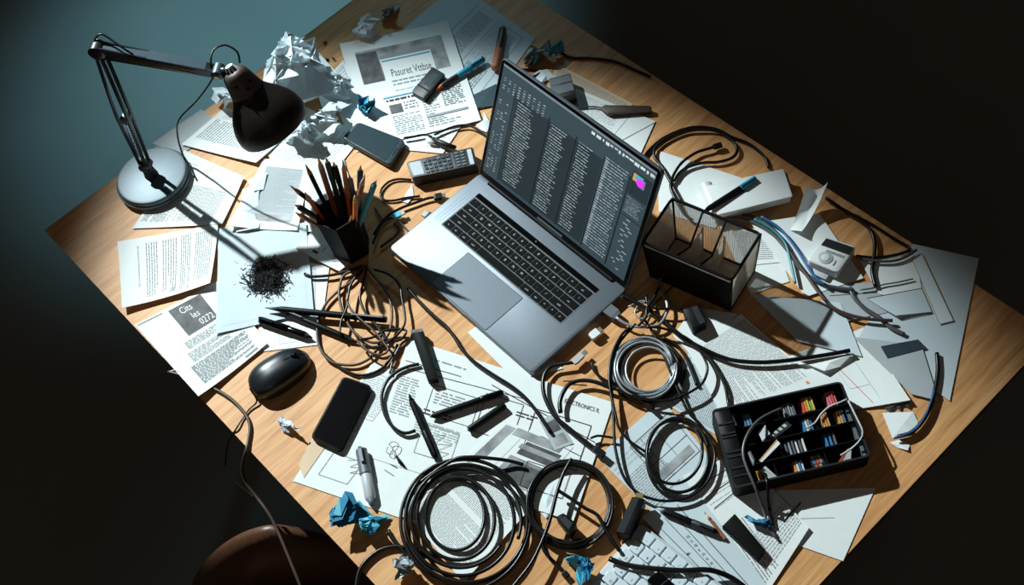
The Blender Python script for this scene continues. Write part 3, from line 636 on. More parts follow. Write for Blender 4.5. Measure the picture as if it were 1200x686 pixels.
for i_, (x_, y_, k_) in enumerate([(381, 51, 'crumple_dark'), (383, 71, 'crumple_dark'), (391, 70, 'crumple_dark')]):
    crumple(('tiny dark crumb highest on the bare wood by the heap', 'tiny dark crumb left of its pair on the bare wood by the heap', 'tiny dark crumb right of its pair on the bare wood by the heap')[i_], x_, y_, 5, 0.005, [k_], 50+i_, 0.0005, 4, name='crumb', cat='crumb', group='crumbs on the bare wood')
# shavings
rnd = random.Random(77); mb = MB()
for i in range(430):
    a = rnd.uniform(0, 6.283); rr_ = abs(rnd.gauss(0, 0.5))
    if rr_ > 1.5: continue
    cx_ = 314+30*rr_*math.cos(a)+8*rnd.uniform(-1, 1); cy_ = 326+24*rr_*math.sin(a)+5*rnd.uniform(-1, 1)
    p = P(cx_, cy_, 0.0035+max(0, 0.012*(1-rr_))*rnd.random()); an = rnd.uniform(0, 6.283); L_ = rnd.uniform(0.002, 0.012)*(1.3 if rr_ < 0.8 else 0.5)
    pts = [p+Vector((math.cos(an)*L_*t+math.sin(an)*L_*0.35*math.sin(3*t), math.sin(an)*L_*t, abs(math.sin(2*t))*0.002)) for t in (-1, -.5, 0, .5, 1)]
    mb.tube(pts, rnd.uniform(0.0004, 0.0010), 'graphite', 4)
for i in range(60):
    a = rnd.uniform(0, 6.283); rr_ = rnd.uniform(0.1, 0.95); p = P(314+30*rr_*math.cos(a), 325+24*rr_*math.sin(a), 0.006); an = rnd.uniform(0, 6.283); L_ = rnd.uniform(0.008, 0.022); bb = rnd.uniform(-1, 1)
    mb.tube([p+Vector((math.cos(an)*L_*t-math.sin(an)*bb*L_*0.5*t*t, math.sin(an)*L_*t+math.cos(an)*bb*L_*0.5*t*t, 0.002*(1-t*t))) for t in (-1, -.5, 0, .5, 1)], 0.0006, 'graphite', 4)
tag(mb.build('pencil_shavings'), 'scattered heap of black shavings on the grey sheet left of the cup', 'shavings', kind='stuff')
# ---------------------------------------------------------------- laptop
LC = Vector((0.0017, 0.0022, DZ)); LX = Vector((0.99995, -0.0103, 0)); LY = Vector((0.0103, 0.99995, 0))
HB = 0.016
lap = thing('laptop', LC, 'open silver laptop with a dark code filled screen in the middle of the desk', 'laptop')
lf = lambda x, y, z: LC+LX*x+LY*y+UP*z
def lrect(x0, x1, y0, y1, z, r): return roundpoly([lf(x0, y0, z), lf(x1, y0, z), lf(x1, y1, z), lf(x0, y1, z)], r, 5)
YF, YB = -0.094, 0.116
mb = MB(); mb.prism(lrect(-0.178, 0.178, YF, YB, HB, 0.010), (0, 0, -0.0125), 'silver', 0.0012); mb.prism(lrect(-0.172, 0.172, YF+0.006, YB-0.006, 0.0036, 0.01), (0, 0, -0.0026), 'black_soft')
mb.prism(lrect(-0.022, 0.022, YF-0.0004, YF+0.004, HB+0.0001, 0.001), (0, 0, -0.004), 'silver_dark')
base = mb.build('base', lap, 'auto')
kx0, kx1, ky0, ky1 = -0.147, 0.147, -0.003, 0.086
mb = MB(); mb.prism(lrect(kx0, kx1, ky0, ky1, HB+0.0003, 0.003), (0, 0, -0.0008), 'mid_grey'); kbd = mb.build('keyboard_deck', lap)
mb = MB(); mb.prism(lrect(kx0+0.001, kx1-0.001, ky1-0.0105, ky1-0.001, HB+0.0009, 0.001), (0, 0, -0.0008), 'black_gloss'); put_text(mb, '^', lambda a, b: lf(0.0+a, ky1-0.008+b, HB+0.001), 'legend', 0.006); mb.build('touch_bar', lap)
rows = [[('esc`1234567890-='[i], 1) for i in range(0)], ]
R1 = [(c, 1) for c in '`1234567890-=']+[('del', 1.6)]
R2 = [('tab', 1.6)]+[(c, 1) for c in 'QWERTYUIOP[]\\']
R3 = [('caps', 1.8)]+[(c, 1) for c in "ASDFGHJKL;'"]+[('ret', 1.8)]
R4 = [('shift', 2.3)]+[(c, 1) for c in 'ZXCVBNM,./']+[('shift', 2.3)]
R5 = [('fn', 1), ('ctl', 1), ('opt', 1), ('cmd', 1.3), ('', 5.4), ('cmd', 1.3), ('opt', 1), ('<', 0.9), ('^', 0.9), ('>', 0.9)]
rh = (ky1-0.012-ky0-0.002)/5
for ri, row in enumerate([R1, R2, R3, R4, R5]):
    tot = sum(w for _, w in row); uw = (kx1-kx0-0.004)/tot; x = kx0+0.002; y1 = ky1-0.0125-ri*rh
    for ch, w in row:
        mb = MB(); g = 0.0009
        mb.prism(lrect(x+g, x+w*uw-g, y1-rh+g, y1-g, HB+0.0013, 0.0012), (0, 0, -0.001), 'key_black', 0.0004)
        if ch:
            s_ = 0.0062 if len(ch) == 1 else 0.0042; cx = x+w*uw*0.5-s_*0.3*len(ch); cy = y1-rh*0.62
            put_text(mb, ch, lambda a, b: lf(cx+a, cy+b, HB+0.00145), 'legend', s_)
        mb.build('key', kbd); x += w*uw
tx0, tx1, ty0, ty1 = -0.068, 0.066, -0.0915, -0.010
mb = MB(); mb.prism(lrect(tx0-0.0008, tx1+0.0008, ty0-0.0008, ty1+0.0008, HB+0.0002, 0.003), (0, 0, -0.0006), 'black_plastic'); mb.prism(lrect(tx0, tx1, ty0, ty1, HB+0.0006, 0.003), (0, 0, -0.0006), 'silver'); mb.build('trackpad', lap)
for sx in (-1, 1):
    mb = MB()
    for i in range(3):
        for j in range(28):
            x_ = sx*(0.153+0.006*i); y_ = ky0+0.002+j*0.003
            mb.quad(lf(x_-.0006, y_-.0006, HB+.0002), lf(x_+.0006, y_-.0006, HB+.0002), lf(x_+.0006, y_+.0006, HB+.0002), lf(x_-.0006, y_+.0006, HB+.0002), 'silver_dark')
    mb.build('speaker_grille', lap)
mb = MB(); mb.lathe(lf(-0.15, YB-0.004, HB-0.001), lf(0.15, YB-0.004, HB-0.001), [(0, 0.005), (1, 0.005)], 'black_plastic', 14); mb.build('hinge', lap, 'auto')
TA = math.radians(115); lup = -LY*math.cos(TA)+UP*math.sin(TA); lnn = LX.cross(lup)   # normal to the user
LL = 0.232; l0 = lf(0, YB-0.003, HB+0.001)
pf = lambda x, s, n=0: l0+LX*x+lup*s+lnn*n
def prect(x0, x1, s0, s1, n, r): return roundpoly([pf(x0, s0, n), pf(x1, s0, n), pf(x1, s1, n), pf(x0, s1, n)], r, 5)
mb = MB(); mb.prism(prect(-0.178, 0.178, 0.0, LL, 0.0, 0.009), -lnn*0.006, 'silver_dark', 0.001); lid = mb.build('lid', lap, 'auto')
mb = MB(); mb.prism(prect(-0.1765, 0.1765, 0.0015, LL-0.0015, 0.0006, 0.008), -lnn*0.0007, 'black_gloss'); bez = mb.build('bezel', lid)
mb = MB(); sx0, sx1, ss0, ss1 = -0.170, 0.170, 0.012, LL-0.007
def SQ(u0, v0, u1, v1, k, e=1):
    n = 0.0009+0.00012*e; q = lambda u, v: pf(sx0+(sx1-sx0)*u, ss1-(ss1-ss0)*v, n)
    mb.quad(q(u0, v0), q(u1, v0), q(u1, v1), q(u0, v1), k)
rn = random.Random(5)
SQ(0, 0, 1, 1, 'screen_panel', 0)
SQ(0, 0, 1, 0.018, 'screen_dim'); SQ(0, 0.018, 1, 0.085, 'screen_panel')
u = 0.60
while u < 0.97:
    w = rn.uniform(0.008, 0.03); SQ(u, 0.035, u+w, 0.035+rn.uniform(0.012, 0.028), 'screen_white'); u += w+rn.uniform(0.004, 0.012)
for (a, b) in ((0.115, 0.34), (0.345, 0.52), (0.525, 0.70)): SQ(a, 0.19, b, 0.97, 'screen_dark')
for a in (0.105, 0.342, 0.522, 0.705, 0.868): SQ(a, 0.16, a+0.006, 0.98, 'screen_line', 2)
def lines(u0, u1, v0, v1, n, k, gap=0.5, full=0.7):
    for i in range(n):
        v = v0+(v1-v0)*i/n; hgt = (v1-v0)/n*0.30; u = u0+(0.01 if rn.random() < .4 else 0)*rn.random(); e = u0+(u1-u0)*rn.uniform(full, 1)
        while u < e-0.004:
            w = min(e-u, rn.uniform(0.008, 0.035)); SQ(u, v, u+w, v+hgt, k if rn.random() < 0.72 else 'screen_dim', 3); u += w+0.004
lines(0.135, 0.265, 0.22, 0.95, 30, 'screen_text'); lines(0.362, 0.475, 0.20, 0.96, 31, 'screen_text'); lines(0.545, 0.635, 0.18, 0.96, 31, 'screen_text')
lines(0.72, 0.86, 0.15, 0.96, 32, 'screen_text', full=0.85)
for v in range(40): SQ(0.715, 0.15+v*0.02, 0.735, 0.158+v*0.02, 'screen_text', 4)
for i in range(9):
    for j in range(5):
        if rn.random() < 0.8: SQ(0.02+i*0.034, 0.10+j*0.022, 0.034+i*0.034, 0.108+j*0.022, 'screen_dim' if rn.random() < .5 else 'screen_text', 2)
for j in range(26):
    for i in range(3):
        if rn.random() < 0.6: SQ(0.015+i*0.026, 0.30+j*0.025, 0.022+i*0.026+rn.random()*0.012, 0.308+j*0.025, 'screen_dim' if rn.random() < .6 else 'screen_text', 2)
SQ(0.878, 0.10, 0.995, 0.30, 'screen_dark', 2)
SQ(0.885, 0.115, 0.925, 0.175, 'px_orange', 3); SQ(0.90, 0.115, 0.945, 0.155, 'px_teal', 4); SQ(0.925, 0.13, 0.96, 0.20, 'px_purple', 4)
q = lambda a, r: pf(sx0+(sx1-sx0)*0.93+0.0075*r*math.cos(a), ss1-(ss1-ss0)*0.165+0.0065*r*math.sin(a), 0.0016)
mb.add([q(i*0.3927, 1) for i in range(16)], [tuple(range(16))], 'px_magenta')
lines(0.885, 0.99, 0.32, 0.46, 9, 'screen_text'); SQ(0.875, 0.48, 0.995, 0.485, 'screen_line', 3)
for j in range(22):
    if rn.random() < 0.8: a = 0.89+rn.random()*0.06; SQ(a, 0.50+j*0.021, a+rn.uniform(0.01, 0.03), 0.508+j*0.021, 'screen_text', 3)
mb.build('screen', bez)
mb = MB(); mb.prism(prect(-0.03, 0.03, 0.003, 0.007, 0.0012, 0.0005), -lnn*0.0004, 'mid_grey'); mb.build('wordmark_strip', bez)

# ---------------------------------------------------------------- desk lamp
F0 = P(178, 206, 0.018); ELB = P(115, 58, 0.315); WR = P(256, 84, 0.258)
lamp = thing('desk_lamp', (F0.x, F0.y, DZ), 'swing arm desk lamp with a dark bell shade on a round grey base', 'lamp')
zb = DZ+4*LV
mb = MB(); mb.lathe((F0.x, F0.y, zb), (F0.x, F0.y, zb+0.018), [(0, 0.066), (0.15, 0.069), (0.5, 0.069), (0.55, 0.0665), (0.75, 0.0665), (0.95, 0.064), (1, 0.060)], 'lamp_base', 64); mb.build('base', lamp, 'auto')
mb = MB(); mb.lathe((F0.x, F0.y, zb+0.017), (F0.x, F0.y, zb+0.045), [(0, 0.013), (0.4, 0.011), (1, 0.009)], 'lamp_metal', 20); mb.build('swivel_post', lamp, 'auto')
S0 = Vector((F0.x, F0.y, zb+0.04)); ax = (ELB-S0).normalized(); sd = (WR-ELB); sd.z = 0; sd.normalize(); pv = Vector((-sd.y, sd.x, 0))
dx = (sd-ax*sd.dot(ax)).normalized()
LA = (ELB-S0).length
for k_, off in (('lower_arm_rod', -0.008), ('lower_arm_rod', 0.008)):
    mb = MB(); mb.tube([S0+pv*off+dx*0.004, S0+ax*LA*0.5+pv*off+dx*0.007, ELB+pv*off+dx*0.004], 0.0036, 'lamp_metal', 8); mb.build(k_, lamp, True)
mb = MB(); mb.tube([S0-dx*0.010, S0+ax*LA*0.45-dx*0.017, S0+ax*LA*0.62-dx*0.015, ELB-dx*0.008], 0.0032, 'lamp_metal', 8); mb.build('tension_rod', lamp, True)
hel = [S0+ax*(LA*0.10+LA*0.34*t/160)-dx*0.004+(dx*math.cos(t*0.9)+pv*math.sin(t*0.9))*0.0042 for t in range(161)]
mb = MB(); mb.tube(hel, 0.0009, 'lamp_bright', 5); mb.build('spring', lamp, True)
for q_, r_ in ((0.45, 0.009), (0.02, 0.011)):
    c_ = S0+ax*LA*q_; mb = MB(); mb.lathe(c_-pv*0.012, c_+pv*0.012, [(0, r_*0.7), (0.1, r_), (0.9, r_), (1, r_*0.7)], 'lamp_bright' if q_ > .1 else 'lamp_metal', 18); mb.build('pivot', lamp, 'auto')
# elbow bracket
mb = MB(); mb.lathe(ELB-pv*0.013, ELB+pv*0.013, [(0, 0.010), (0.1, 0.014), (0.9, 0.014), (1, 0.010)], 'lamp_metal', 22); mb.build('elbow_joint', lamp, 'auto')
ua = (WR-ELB).normalized(); LU = (WR-ELB).length; uz = pv.cross(ua).normalized(); uz = uz if uz.z > 0 else -uz
fu = lambda x, y, z: ELB+ua*x+pv*y+uz*z
mb = MB()
for (xa, xb, za, zb_) in ((0, LU*0.5, 0.013, 0.010), (LU*0.5, LU, 0.010, 0.007)):
    for yy in (-1, 1):
        pts = [fu(xa, yy*0.009, -za), fu(xb, yy*0.009, -zb_), fu(xb, yy*0.009, zb_), fu(xa, yy*0.009, za)]
        mb.prism(pts, pv*(-yy*0.0025), 'lamp_metal')
mb.build('upper_arm', lamp)
mb = MB(); mb.box(fu, 0.006, LU-0.02, -0.009, 0.009, 0.0085, 0.0105, 'lamp_bright'); mb.build('arm_cover', lamp)
mb = MB(); mb.tube([fu(0.05, -0.0125, 0.002), fu(LU-0.035, -0.0125, -0.001)], 0.0012, 'brass', 6); mb.build('brass_rod', lamp, True)
hel = [fu(0.02+0.085*t/150, 0.0, -0.001)+(uz*math.cos(t*0.9)+pv*math.sin(t*0.9))*0.0045 for t in range(151)]
mb = MB(); mb.tube(hel, 0.0009, 'lamp_bright', 5); mb.build('spring', lamp, True)
mb = MB(); mb.lathe(WR-pv*0.013, WR+pv*0.013, [(0, 0.007), (0.1, 0.0105), (0.9, 0.0105), (1, 0.007)], 'lamp_bright', 18); mb.lathe(WR-pv*0.0145, WR+pv*0.0145, [(0, 0.004), (1, 0.004)], 'brass', 12); mb.build('wrist_joint', lamp, 'auto')
ST = P(273, 84, 0.258); SM = P(322, 149, 0.148); sa = (SM-ST).normalized(); SL = (SM-ST).length
mb = MB(); mb.tube([WR, WR*0.5+ST*0.5+UP*0.002, ST+sa*0.01], [0.008, 0.0075, 0.010], 'lamp_metal', 10); mb.build('neck', lamp, True)
prof = [(0.30, 0.0275), (0.36, 0.0305), (0.44, 0.037), (0.54, 0.047), (0.66, 0.0565), (0.78, 0.0625), (0.88, 0.0648), (0.95, 0.0645), (1.0, 0.063)]
inn = [(q_, r_-0.0018) for q_, r_ in reversed(prof)]
mb = MB(); mb.lathe(ST, SM, prof, 'lamp_shade', 48, False, False); mb.lathe(ST, SM, inn, 'pale_grey', 48, False, True); mb.lathe(ST, SM, [(1.0, 0.063), (1.006, 0.0622), (1.0, 0.0612)], 'lamp_shade', 48, False, False); shade = mb.build('shade', lamp, True)
mb = MB(); mb.lathe(ST, SM, [(-0.02, 0.013), (0.0, 0.0185), (0.04, 0.0215), (0.10, 0.0235), (0.22, 0.0268), (0.33, 0.0298), (0.335, 0.0282)], 'lamp_collar', 40); coll = mb.build('collar', shade, 'auto')
sn = sa.orthogonal().normalized(); sm_ = sa.cross(sn)
cv = (CAMLOC-ST).normalized(); e1 = (cv-sa*cv.dot(sa)).normalized(); e2 = sa.cross(e1)
for an, q_, L_ in ((-0.55, 0.17, 0.013), (0.45, 0.13, 0.015)):
    d_ = e1*math.cos(an)+e2*math.sin(an); c_ = ST+sa*SL*q_+d_*0.0253
    mb = MB(); mb.tube([c_-sa*L_*0.4, c_, c_+sa*L_*0.4], [0.0008, 0.0022, 0.0012], 'black_soft', 8); mb.build('vent_slot', coll, True)
c_ = ST+sa*SL*0.235+(e1*math.cos(-0.1)+e2*math.sin(-0.1))*0.0274
mb = MB(); mb.lathe(c_-e1*0.001, c_+e1*0.0012, [(0, 0.0028), (1, 0.0024)], 'black_soft', 12); mb.build('screw', coll)
mb = MB(); mb.lathe(SM-sa*0.05, SM-sa*0.012, [(0, 0.012), (0.3, 0.019), (0.7, 0.022), (0.9, 0.014), (1, 0.004)], 'white_plastic', 20); mb.build('bulb', shade, True)
mb = MB(); mb.lathe(ST-sa*0.012, ST+sa*0.002, [(0, 0.007), (0.5, 0.010), (1, 0.013)], 'white_plastic', 16); mb.build('cap_stripe', shade, 'auto')
for an in (-0.5, 0.2, 0.9):
    d_ = e1*math.cos(an)+e2*math.sin(an); mb = MB(); mb.tube([ST-sa*0.012+d_*0.0075, ST+sa*0.001+d_*0.0135], 0.0016, 'black_soft', 6); mb.build('cap_rib', shade, True)
lp = [(281, 74, .258), (278, 61, .268), (264, 53, .275), (250, 59, .275), (247, 75, .268), (250, 90, .25), (232, 117, .20), (211, 139, .14), (208, 157, .08), (213, 178, .03), (221, 195, .012), (228, 208, .008)]
mb = MB(); mb.tube(catmull(PX(lp, 0), 0.005), 0.0018, 'cable_black', 8); mb.build('cord', lamp, True)
lp = [(112, 62, .315), (111, 47, .33), (118, 40, .335), (128, 45, .33), (142, 55, .322), (156, 64, .310)]
mb = MB(); mb.tube(catmull(PX(lp, 0), 0.004), 0.0017, 'cable_black', 8); mb.build('elbow_wire', lamp, True)

# ---------------------------------------------------------------- pens
def pen(label, a, b, r=0.0045, barrel='black_plastic', tipc='mid_grey', cap=None, capf=0.35, clip=True, name='pen', cat='pen', group=None, taper=0.12):
    A = P(*a); B = P(*b); L = (B-A).length; ax = (B-A)/L
    t = thing(name, A, label, cat, group)
    m = MB(); c0 = 1-capf if cap else 1.0
    m.lathe(A, B, [(taper, r*0.85), (taper+0.03, r), (c0-0.02, r), (c0, r*0.9)], barrel, 16); m.build('barrel', t, 'auto')
    m = MB(); m.lathe(A, B, [(0, r*0.16), (taper*0.35, r*0.34), (taper, r*0.85)], tipc, 14); m.build('tip', t, True)
    if cap:
        m = MB(); m.lathe(A, B, [(c0-0.01, r*1.02), (c0, r*1.12), (0.97, r*1.05), (1, r*0.6)], cap, 16); m.build('cap', t, 'auto')
    if clip:
        side = ax.cross(UP).normalized(); up2 = side.cross(ax).normalized(); fr = lambda x, y, z: B-ax*x+side*y+up2*z
        m = MB(); m.box(fr, L*0.02, L*0.28, -r*0.28, r*0.28, r*1.25, r*1.5, cap or 'mid_grey'); m.box(fr, L*0.02, L*0.05, -r*0.28, r*0.28, r*0.5, r*1.5, cap or 'mid_grey'); m.build('clip', t)
    return t
pen('long black pen topmost of the three beside the mouse', (311, 361, .014), (453, 375, .012), 0.0055, 'black_plastic', 'mid_grey', None)
pen('black and grey pen crossing under the long pen by the mouse', (420, 402, .006), (330, 364, .008), 0.0052, 'black_plastic', 'black_soft', 'dark_grey', 0.3)
pen('short capped black pen nearest to the mouse', (366, 396, .008), (304, 375, .008), 0.0062, 'black_gloss', 'black_soft', 'black_gloss', 0.55)
pen('long closed black marker lying on the printed form', (504, 489, .009), (590, 460, .009), 0.0052, 'black_plastic', 'black_soft', 'black_gloss', 0.30, False, taper=0.05)
pen('short black cylinder pen cap end beside the scenery photos', (548, 505, .009), (592, 475, .009), 0.0056, 'black_plastic', 'mid_grey', None, clip=False, taper=0.03)
pen('slim black pen with a tilted point between the curved cable and marker', (479, 462, .012), (511, 537, .008), 0.0052, 'black_soft', 'black_soft', 'black_plastic', 0.4)
pen('thick pale silver pen pointing at the dark blue crumpled paper', (436, 594, .008), (423, 526, .010), 0.0085, 'pale_grey', 'mid_grey', 'silver', 0.45)
pen('black ballpoint lying above the charger stick on the lined sheet', (770, 596, .009), (840, 625, .009), 0.0052, 'black_plastic', 'pale_grey', 'dark_grey', 0.4)
pen('black and blue pen with an orange tip lying on the profile page edge', (511, 105, .010), (568, 69, .010), 0.0052, 'dark_grey', 'pencil_orange', 'pen_blue', 0.55)
pen('brown grey marker near the far top edge on the bluish print-out', (590, 31, .010), (580, 82, .010), 0.0072, 'cable_brown', 'cable_brown', 'pencil_brown', 0.45, False, taper=0.05)
pen('dark pen with a blue end resting across the white notebook', (822, 250, .030), (886, 209, .028), 0.0048, 'black_plastic', 'black_soft', 'pen_blue', 0.28, True)
pen('blue ended pen in the shadow under the notebook pen', (834, 244, .026), (872, 223, .026), 0.003, 'dark_grey', 'pencil_orange', None, clip=False)
def pencil(label, a, b, r, col, lead='ink', group=None, sharp=0.13, name='pencil', A=None):
    """a = point end, b = blunt end"""
    A = P(*a) if A is None else A; B = P(*b) if not isinstance(b, Vector) else b
    t = thing(name, B, label, 'pencil', group)
    m = MB(); m.lathe(A, B, [(sharp, r), (1, r)], col, 6); m.build('shaft', t)
    m = MB(); m.lathe(A, B, [(sharp*0.32, r*0.36), (sharp, r)], 'pencil_wood' if col != 'black_soft' else 'pencil_brown', 10); m.build('sharpened_wood', t, True)
    m = MB(); m.lathe(A, B, [(0, r*0.05), (sharp*0.32, r*0.36)], lead, 8); m.build('lead', t, True)
    return t
pencil('brown wooden pencil poking out under the black charger stick', (825, 600, .008), (850, 632, .007), 0.0028, 'pencil_brown', sharp=0.3)

# ---------------------------------------------------------------- pencil cup
cb = P(413, 291, 0.003); ct = cb+UP*0.105
cup = thing('pencil_cup', cb, 'dark faceted pencil cup full of pencils between the shavings and laptop', 'cup')
def hexr(c, r, a0=0.35): return [c+Vector((r*math.cos(a0+i*math.pi/3), r*math.sin(a0+i*math.pi/3), 0)) for i in range(6)]
mb = MB(); o1 = hexr(cb, 0.033); o2 = hexr(ct, 0.038); i2 = hexr(ct, 0.0355); i1 = hexr(cb+UP*0.004, 0.0305)
vs = o1+o2+i2+i1; fs = [tuple(reversed(range(6))), tuple(range(18, 24))]
for q_ in (0, 6, 12):
    for i in range(6): j = (i+1) % 6; fs.append((q_+i, q_+j, q_+6+j, q_+6+i))
mb.add(vs, fs, 'black_soft'); mb.build('body', cup)
pcs = [((358.5, 194, .19), 'black_soft', 'tall black pencil with a brown point leaning left in the cup', 0),
       ((372, 185, .20), 'pencil_brown', 'thick brown pencil left of centre in the cup', 0),
       ((401, 184, .20), 'pencil_orange', 'upright orange pencil standing tallest in the cup', 0),
       ((334, 221, .165), 'black_soft', 'black pencil with a yellow point leaning furthest left in the cup', 0),
       ((361, 225, .165), 'pencil_orange', 'orange pencil slanting left low over the cup rim', 0),
       ((432, 200, .19), 'pencil_brown', 'brown pencil leaning right with an orange point in the cup', 0),
       ((416, 217, .165), 'pencil_orange', 'short orange pencil at the right inside the cup', 0),
       ((350, 247, .14), 'pencil_brown', 'brown pencil lying lowest over the left cup rim', 0),
       ((383, 185, .20), 'slate', 'blue grey pencil right beside the thick brown one', 1),
       ((343, 237, .155), 'dark_grey', 'dark grey pen leaning far left over the cup rim', 1),
       ((418, 199, .18), 'slate', 'slate blue flat marker right of the tallest pencil', 1),
       ((424, 210, .165), 'pen_blue', 'blue pen between the right hand pencils in the cup', 1),
       ((441, 212, .16), 'crumple_teal', 'pale teal brush pen leaning furthest right in the cup', 1),
       ((392, 194, .19), 'black_plastic', 'black marker in the middle of the cup behind the orange pencil', 1),
       ((408, 206, .17), 'silver', 'silver pen in the cup behind the short orange pencil', 1)]
segs = []
for i, (tp, col, lab, kind) in enumerate(pcs):
    top = P(*tp); hv = top-ct; hv.z = 0
    # cross the rim inside the cup, foot on the opposite side of the floor
    f_ = 0.099/(top.z-cb.z-0.006); s_ = max(-0.024, min(0.018, (0.0285-f_*hv.length)/(1-f_)))
    hn = hv.normalized(); ft = Vector((cb.x, cb.y, cb.z+0.006))+hn*s_+Vector((-hn.y, hn.x, 0))*(0.004*((i % 3)-1))
    segs.append([ft, top])
from mathutils.geometry import intersect_line_line
for it_ in range(120):
    for a_ in range(len(segs)):
        for c_ in range(a_):
            A_, B_ = segs[a_], segs[c_]; r_ = intersect_line_line(A_[0], A_[1], B_[0], B_[1])
            if r_ is None: continue
            ta = (r_[0]-A_[0]).dot(A_[1]-A_[0])/(A_[1]-A_[0]).length_squared; tb_ = (r_[1]-B_[0]).dot(B_[1]-B_[0])/(B_[1]-B_[0]).length_squared
            ta = min(1, max(0, ta)); tb_ = min(1, max(0, tb_)); pa = A_[0].lerp(A_[1], ta); pb = B_[0].lerp(B_[1], tb_); d_ = pa-pb; d_.z = 0; g_ = d_.length
            if g_ < 0.0100:
                n_ = d_/g_ if g_ > 1e-6 else Vector((1, 0, 0)); p_ = n_*(0.0100-g_)*0.3
                A_[0] += p_*(1.2-ta); B_[0] -= p_*(1.2-tb_); A_[1] += p_*ta*0.5; B_[1] -= p_*tb_*0.5
    for s_ in segs:
        f_ = s_[0]-cb; f_.z = 0
        if f_.length > 0.0245: f_ = f_.normalized()*0.0245
        s_[0] = Vector((cb.x+f_.x, cb.y+f_.y, cb.z+0.006))
for i, (tp, col, lab, kind) in enumerate(pcs):
    ft, top = segs[i]
    if kind == 0: pencil(lab, None, ft, 0.0042 if i != 1 else 0.0052, col, 'pencil_orange' if col == 'pencil_brown' else 'ink', 'pencils in the cup', 0.12, A=top)
    else:
        t = thing('pen', ft, lab, 'pen', 'pens in the cup'); ax_ = top-ft
        m = MB(); m.lathe(ft, top, [(0, 0.0044), (0.72, 0.0044), (0.74, 0.0050), (0.93, 0.0050), (0.95, 0.0034)], col, 12); m.build('barrel', t, 'auto')
        m = MB(); m.lathe(ft, top, [(0.94, 0.0032), (1.0, 0.001)], 'pale_grey' if i % 2 else 'pencil_wood', 10); m.build('tip', t, True)
# ---------------------------------------------------------------- phones, remote, mouse
Q = [(402, 440), (436, 452), (398, 529), (363, 513)]
ph = thing('smartphone', P(399, 484, 0.002), 'black smartphone lying face up beside the mouse', 'phone')
slab(ph, 'body', Q, .012, .002, 'black_plastic', 0.009, 0.0025)
inset(ph, 'screen', Q, (0.06, 0.03, 0.94, 0.97), 0.0115, 0.0123, 'black_gloss', 0.006)
inset(ph, 'side_button', Q, (1.0, 0.2, 1.015, 0.32), 0.006, 0.009, 'dark_grey', 0.0005)
Q = [(419, 142), (475, 164), (457, 194), (400, 161)]
ph = thing('smartphone', P(438, 166, 0.004), 'slate grey smartphone beside the crumpled heap', 'phone')
slab(ph, 'body', Q, .015, .005, 'slate', 0.010, 0.003)
inset(ph, 'screen', Q, (0.05, 0.05, 0.90, 0.95), 0.0148, 0.0155, 'slate_glass', 0.005)
inset(ph, 'earpiece', Q, (0.93, 0.35, 0.95, 0.65), 0.0145, 0.0154, 'black_plastic', 0.0005)
Q = [(476, 190), (554, 172), (559, 193), (483, 209)]
rm = thing('remote_control', P(518, 193), 'dark remote control with rows of buttons left of the laptop screen', 'remote control')
slab(rm, 'body', Q, .024, 0.0, 'dark_grey', 0.004, 0.002)
inset(rm, 'display', Q, (0.035, 0.10, 0.20, 0.88), 0.0235, 0.0246, 'pale_grey', 0.001)
inset(rm, 'end_strip', Q, (0.90, 0.08, 0.965, 0.92), 0.0235, 0.0246, 'pale_grey', 0.001)
inset(rm, 'ridge', Q, (0.665, 0.08, 0.68, 0.92), 0.0235, 0.0246, 'mid_grey', 0.0004)
for i in range(6):
    for j in range(4):
        u0 = (0.23+i*0.07) if i < 6 else 0
        inset(rm, 'button', Q, (u0, 0.10+j*0.21, u0+0.052, 0.10+j*0.21+0.13), 0.0235, 0.0255, 'slate' if (i+j) % 3 else 'mid_grey', 0.0008)
for i in range(2):
    for j in range(5): inset(rm, 'button', Q, (0.71+i*0.085, 0.08+j*0.17, 0.765+i*0.085, 0.08+j*0.17+0.10), 0.0235, 0.0255, 'mid_grey', 0.0006)
mA, mB_ = P(297, 464, 0.0), P(363, 419, 0.0); mx = (mB_-mA); ML = mx.length; mx.normalize(); my = Vector((-mx.y, mx.x, 0)); mc = (mA+mB_)/2+my*0.0
ms = thing('computer_mouse', (mc.x, mc.y, DZ), 'black wired computer mouse on bare wood left of the phone', 'mouse')
def mouse_pt(r, a, e=0):
    ca_, sa_ = math.cos(a), math.sin(a); n = 2.5
    rad = (abs(ca_)**n+abs(sa_)**n)**(-1/n)
    x = ca_*rad*r; y = sa_*rad*r
    hz = 0.036*max(0, 1-(abs(x)**2.6)*0.80-0.55*abs(y)**2.8-0.1*x)**0.62
    if r >= 1: hz = 0.008
    return mc+mx*x*ML/2+my*y*0.031*(1-0.06*x)+UP*(max(0.008, hz)+e)
mb = MB(); nr, na = 16, 48; vs = [mouse_pt(0.0001, 0)]; fs = []
for i in range(1, nr+1):
    for j in range(na): vs.append(mouse_pt(i/nr, 2*math.pi*j/na))
for j in range(na):
    p = mouse_pt(1, 2*math.pi*j/na); vs.append(mc+(p-mc)*0.965); vs[-1].z = DZ+0.0012
for j in range(na): fs.append((0, 1+j, 1+(j+1) % na))
for i in range(nr):
    for j in range(na): a = 1+i*na+j; b = 1+i*na+(j+1) % na; fs.append((a, a+na, b+na, b))
fs.append(tuple(reversed(range(1+nr*na, 1+(nr+1)*na))))
mb.add(vs, fs, 'mouse_shell'); mb.build('shell', ms, True)
def mt(x, y, e): 
    a = math.atan2(y, x); n = 2.5; r = math.hypot(x, y)/((abs(math.cos(a))**n+abs(math.sin(a))**n)**(-1/n)); return mouse_pt(min(r, 0.99), a, e)
